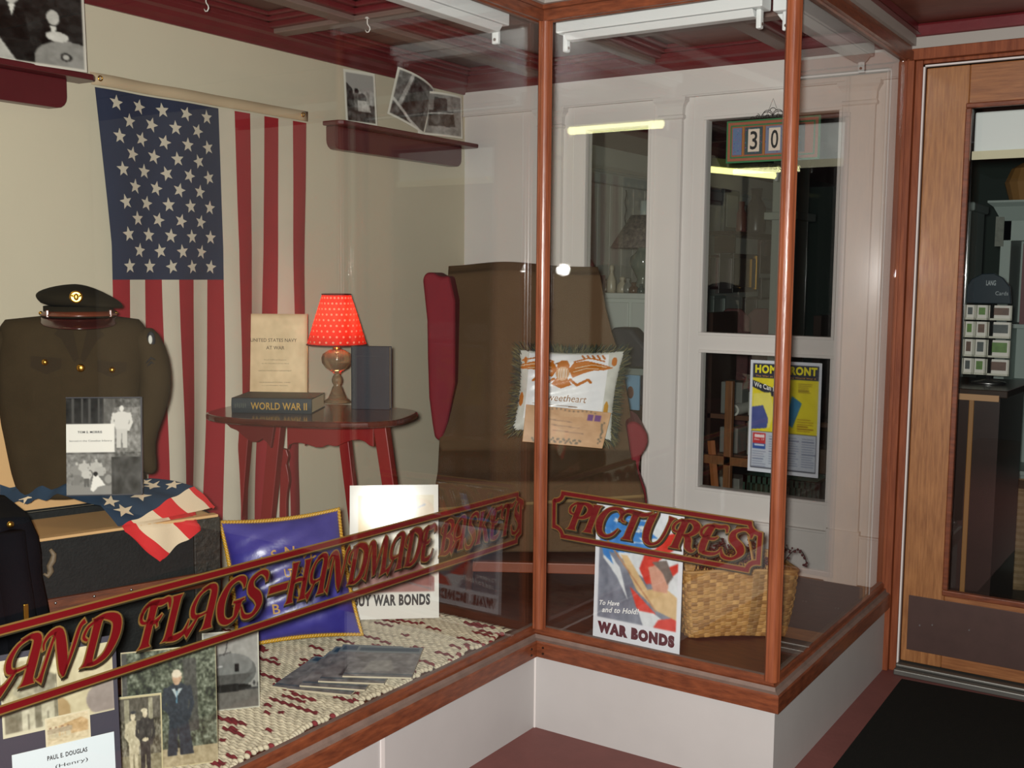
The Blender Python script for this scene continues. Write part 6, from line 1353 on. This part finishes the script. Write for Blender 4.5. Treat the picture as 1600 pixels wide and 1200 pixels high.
mr = wpic(1141, 1178, 396, 456, 'dark framed mirror with a bright gilt edge on the shop wall', (.12, .09, .08), (.30, .28, .28), 'wall_mirror', 'mirror')
y0_, z1_ = WX(1176, 400); y1_, z0_ = WX(1178, 452); MB().box((.03, y0_-mr.location.y, z0_-mr.location.z), (.04, y0_-mr.location.y+.05, z1_-mr.location.z)).mk('gilt_edge', BRASS, mr)
wpic(1184, 1203, 372, 428, 'tall brown framed picture right of the dark mirror', (.30, .18, .14), (.36, .28, .25))
wpic(1185, 1201, 434, 468, 'small dark framed picture under the tall brown one', (.10, .10, .10), (.46, .48, .46))
wpic(1110, 1128, 462, 500, 'pale framed print low on the left of the shop picture wall', (.52, .56, .54), (.60, .62, .60))
wpic(1160, 1178, 464, 500, 'dark framed print low between the chairs and mirror', (.14, .13, .12), (.30, .36, .34))
# pale pillar
a, b = PY(1206, 332, 7.0), PY(1240, 332, 7.0)
struct(MB().box((a.x, 7.0, 0), (b.x, 7.3, 2.62)).box((a.x-.04, 6.96, a.z-.05), (b.x+.04, 7.34, a.z)).mk('trim_25', mat('pale_pillar_paint', (.62, .64, .62), .5), bevel=.006))
# chairs
for i, (px_, lab) in enumerate(((1145, 'dark red upholstered side chair below the gilt-edged mirror'), (1188, 'dark red wooden chair beside the pale pillar in the shop'))):
    q = PY(px_, 482, 6.6); q = PY(px_, 482, 6.6+.9*i); o = root('side_chair', lab, 'chair', (q.x, 6.6+.9*i, 0), .3, 0, 'side chairs standing in the shop'); RC = mat('dull_red_brocade', (.40, .20, .20), .7, var=.4, vscale=40)
    MB().prism([(-.09, .5), (-.10, q.z-.06), (-.04, q.z), (.05, q.z), (.11, q.z-.06), (.10, .5)], 0, .04).mk('backrest', RC, o, bevel=.01); MB().box((-.2, -.4, .42), (.2, .02, .5)).mk('seat', RC, o, bevel=.01)
    for sx in (-.18, .18):
        for y_ in (-.37, 0): MB().tube([(sx, y_, 0), (sx, y_, .44)], .018, 6).mk('leg', DWOOD, o)
# lower light: easel, ring, shelf unit, crate
o = root('display_easel', 'light wooden easel posts behind the lower back window', 'easel', (PY(1134, 770, 4.75).x, 4.75, 0), 0)
zt2, zb2 = PY(1134, 595, 4.75).z, PY(1134, 775, 4.75).z
MB().box((-.018, 0, 0), (.018, .03, zt2)).mk('post', MWOOD, o, bevel=.003)
dx = PY(1104, 690, 4.75).x-PY(1134, 690, 4.75).x; dz = PY(1104, 690, 4.75).z; dx2 = PY(1115, 765, 4.75).x-PY(1134, 765, 4.75).x; dz2 = PY(1115, 765, 4.75).z
MB().tube([(dx, .04, dz), (dx2, .02, dz2), (dx2+(dx2-dx)*dz2/(dz-dz2), 0, 0)], .02, 6).mk('brace', mat('orange_shop_wood', (.60, .36, .20), .5), o); MB().box((-.14, .0, .62), (.12, .03, .66)).mk('crossbar', MWOOD, o)
o = root('paper_roll', 'white paper roll end seen through the lower back window', 'roll', (PY(1146, 641, 5.55).x, 5.55, PY(1146, 641, 5.55).z), 0)
MB().loft([[(r_*math.cos(2*PI*k/28), y_, r_*math.sin(2*PI*k/28)) for k in range(28)] for r_, y_ in ((.032, 0), (.032, .3), (.021, .3), (.021, 0), (.032, 0))], cap=False).mk('roll_body', CARD, o, smooth=False)
o = root('shop_shelving', 'brown open shelving with dim goods behind the lower back window', 'shelving', (PY(1105, 640, 5.6).x, 5.6, 0), 0)
Wd = 1.2; m = MB()
for x_ in (0, Wd/2, Wd): MB().box((x_-.02, 0, 0), (x_+.02, .35, 1.30)).mk('upright', DWOOD, o)
zr_ = PY(1146, 641, 5.55).z-.034-.025
for z in (.15, .50, zr_, 1.15): MB().box((0, 0, z), (Wd, .35, z+.025)).mk('shelf', mat('shop_shelf_brown', (.40, .26, .18), .5), o)
k = 0
gl = ['grey', 'pale', 'green', 'brown', 'blue', 'dark']; cl = [(.5, .5, .48), (.72, .72, .68), (.22, .34, .28), (.42, .28, .18), (.25, .32, .40), (.14, .14, .15)]
for z in (.175, .525, zr_+.025):
    for x_ in (.06, .22, .38, .66, .82, .98):
        c = cl[k % 6]; h_ = .10+.12*rnd.random(); w2 = .05+.05*rnd.random()
        bo = MB().box((0, 0, 0), (w2*1.6, .14, h_)).mk('stock_box', mat('stock_'+gl[k % 6], c, .6), bevel=.006); bo.location = (o.location.x+x_, 5.64, z)
        tag(bo, '%s box on the %s shelf behind the lower back window, number %s from the left' % (gl[k % 6], ('lowest', 'middle', 'upper')[int(z*3)] if z < .9 else 'upper', ('one', 'two', 'three', 'four', 'five', 'six')[k % 6]), 'box', 'boxes on the shop shelving'); k += 1
o = root('plastic_crate', 'dark green slatted crate at the foot of the lower back window', 'crate', (PY(1160, 775, 4.5).x, 4.5, 0), 0)
zc1 = PY(1160, 742, 4.5).z; zc0 = .30; GRC = mat('dark_green_plastic', (.10, .22, .17), .5); m = MB()
MB().box((-.02, 0, 0), (.36, .26, zc0)).mk('stand', DWOOD, o)
m.box((0, 0, zc1-.03), (.34, .02, zc1)); m.box((0, 0, zc0), (.34, .02, zc0+.02)); m.box((0, .22, zc0), (.34, .24, zc1)); m.box((0, 0, zc0), (.02, .24, zc1)); m.box((.32, 0, zc0), (.34, .24, zc1))
for i in range(14): m.box((.01+i*.024, 0, zc0), (.018+i*.024, .015, zc1))
m.mk('crate_body', GRC, o)
o = root('brown_paper_sack', 'brown paper sack right of the green crate', 'sack', (PY(1262, 740, 4.9).x, 4.9, 0), 0); MB().box((-.09, 0, .0), (.12, .18, PY(1262, 700, 4.9).z)).mk('sack_body', mat('kraft_brown', (.36, .27, .20), .8, var=.3, vscale=20), o, bevel=.01)

# ================================================================ seen through the door
DK = mat('dark_counter_wood', (.20, .13, .11), .3, var=.3)
a = PY(1500, 605, 4.75); zc = a.z
o = root('shop_counter', 'dark wooden sales counter just inside the shop door', 'counter', (a.x, 4.72, 0), 0)
b = PY(1592, 600, 5.25)
MB().slab([(0, 0), (.16, 0), (b.x-a.x+.02, b.y-4.72), (b.x-a.x-.4, b.y-4.72)], 0, zc-.03).mk('counter_body', DK, o); MB().slab([(-.03, -.02), (.19, -.02), (b.x-a.x+.07, b.y-4.72+.02), (b.x-a.x-.4, b.y-4.72+.02)], zc-.03, zc).mk('counter_top', mat('dark_counter_top', (.22, .17, .14), .25), o, bevel=.004)
MB().box((-.035, -.028, zc-.045), (.16, -.012, zc-.02)).mk('edge_strip', mat('pale_maple_strip', (.72, .55, .38), .5), o); MB().box((.045, -.012, 0), (.065, -.001, zc-.045)).mk('corner_strip', mat('ochre_strip', (.60, .42, .22), .4), o, bevel=.003)
# card rack
YR = 5.0
cr = root('card_rack', 'white spinner rack of photo cards with a dark arched header on the counter', 'card rack', (PY(1545, 588, YR).x, YR, zc), 0)
Xr = lambda px_: PY(px_, 540, YR).x-cr.location.x; Zr = lambda py_: PY(1545, py_, YR).z-zc
MB().lathe([(.07, 0), (.07, .008), (.01, .02), (.01, Zr(475))], 20).mk('rack_base', METAL, cr, smooth=True)
WP = mat('white_rack_plastic', (.78, .78, .72), .4)
rows_ = (476, 502, 530, 560, 588)
for j in range(4):
    for i, (xa2, xb2) in enumerate(((1506, 1521), (1523, 1541), (1544, 1578))):
        x0, x1, z0, z1 = Xr(xa2), Xr(xb2), Zr(rows_[j+1]-2), Zr(rows_[j]+1)
        pk = MB().box((x0, -.01, z0), (x1, .01, z0+.008)).box((x0-.002, -.01, z0), (x0+.002, .01, z1)).box((x1-.002, -.01, z0), (x1+.002, .01, z1)).box((x0, .006, z0), (x1, .01, z1)).mk('card_pocket', WP, cr)
        cd_ = MB().box((x0+.004, -.004, z0+.006), (x1-.004, .003, z1)).box((x0+.010, -.0055, z0+.022), (x1-.010, -.004, z1-.010), 1).mk('photo_card', [CARD, mat('card_pic_%d' % ((i+j) % 3), ((.30, .34, .34), (.38, .55, .22), (.42, .30, .24))[(i+j) % 3], .4, var=.4, vscale=30)], pk)
hd = [( Xr(1507), Zr(474)), (Xr(1507), Zr(448)), (Xr(1514), Zr(436)), (Xr(1530), Zr(428)), (Xr(1548), Zr(427)), (Xr(1562), Zr(434)), (Xr(1574), Zr(448)), (Xr(1577), Zr(474))]
MB().prism(hd, -.015, .01).mk('rack_header', mat('dark_teal_header', (.12, .18, .22), .25), cr, bevel=.003)
m = MB(); text_into(m, 'LANG', Xr(1537), Xr(1552), Zr(446), Zr(438), -.016, bold=.02); text_into(m, 'Cards', Xr(1552), Xr(1572), Zr(461), Zr(455), -.016); m.mk('header_lettering', mat('pale_grey_ink', (.62, .66, .68), .5), cr)
# hutch
YH = 6.0
hx0, hx1 = PY(1562, 400, YH).x, PY(1700, 400, YH).x
hu = root('white_hutch', 'tall pale hutch with a moulded cornice behind the card rack', 'hutch', (hx0, YH, 0), 0)
HP = mat('pale_green_grey_paint', (.62, .68, .66), .5); zh = PY(1570, 314, YH).z; Wh = hx1-hx0
MB().box((0, 0, 0), (.05, .35, zh-.08)).box((Wh-.05, 0, 0), (Wh, .35, zh-.08)).box((0, .33, 0), (Wh, .35, zh-.08)).box((0, 0, zh-.20), (Wh, .04, zh-.08)).mk('case', HP, hu, bevel=.003)
MB().loft([[(-e, -e, z), (Wh+e, -e, z), (Wh+e, .35, z), (-e, .35, z)] for e, z in ((0, zh-.1), (.02, zh-.06), (.035, zh-.03), (.06, zh-.01), (.06, zh))]).mk('cornice', HP, hu)
for z in (.5, .95, 1.25): MB().box((.05, .02, z), (Wh-.05, .33, z+.02)).mk('shelf', HP, hu)
MB().box((0, -.02, .0), (Wh, .0, .45)).mk('lower_door', HP, hu, bevel=.004)
o = MB().box((.10, .05, 1.27), (.34, .30, PY(1590, 380, YH).z)).mk('maroon_box', mat('maroon_box', (.38, .10, .14), .35)); o.location = (hx0, YH, 0); tag(o, 'maroon boxed game on the hutch shelf', 'box')
o = MB().lathe([(.001, 0), (.10, .0), (.13, .10), (.10, .17), (.05, .20), (.001, .21)], 16).mk('straw_hat_box', mat('ochre_straw', (.60, .44, .24), .6)); q = PY(1590, 312, YH+.15); o.location = (q.x+.06, YH+.17, zh); tag(o, 'ochre rounded basket on top of the pale hutch', 'basket')
o = root('vine_basket', 'tan wicker hamper on the floor beyond the counter', 'basket', (PY(1590, 830, 5.75).x, 5.75, 0), 0)
zb3 = PY(1590, 757, 5.75).z
m = MB(); m.lathe([(.11, 0), (.12, .02)]+[(.12+.0035*(k % 2)+.02*k/30, .02+(zb3-.02)*k/30) for k in range(31)], 28); m.mk('wicker_body', mat('wicker_tan', (.58, .48, .34), .7, var=.3, vscale=30), o)
MB().tube([(.145*math.cos(k*PI/12), .145*math.sin(k*PI/12), zb3) for k in range(25)], .008, 6, cap=False).mk('rim', mat('wicker_tan', (.58, .48, .34), .7), o)
# framed things on the green back wall, a second paler case at left of the rack
o = root('pale_cornice_case', 'pale display case behind the card rack, a picture on its side', 'cabinet', (PY(1486, 400, 6.6).x, 6.6, 0), 0)
z_ = PY(1510, 316, 6.6).z; MB().box((0, 0, 0), (PY(1514, 400, 6.6).x-o.location.x, .4, z_-.05)).mk('case', HP, o); MB().box((-.03, -.03, z_-.05), (PY(1521, 400, 6.6).x-o.location.x, .4, z_)).mk('cornice', HP, o, bevel=.01)
_c = PY(1566, 385, 6.0)
MB().box((_c.x-hx0-.035, -.01, _c.z), (_c.x-hx0+.005, .02, _c.z+.15)).mk('card_panel', mat('grey_card', (.50, .52, .48), .6, var=.3, vscale=40), hu)
o = root('shop_table', 'dim brown table with grey cloth beyond the counter', 'table', (PY(1585, 700, 7.0).x, 7.0, 0), 0)
MB().box((0, 0, .45), (.9, .6, .50)).mk('table_top', MWOOD, o); MB().box((.0, -.005, .22), (.9, .6, .40)).mk('lower_shelf', mat('grey_cloth', (.50, .54, .54), .7), o)
for x_ in (.03, .87):
    for y_ in (.03, .57): MB().box((x_-.02, y_-.02, 0), (x_+.02, y_+.02, .45)).mk('leg', DWOOD, o)
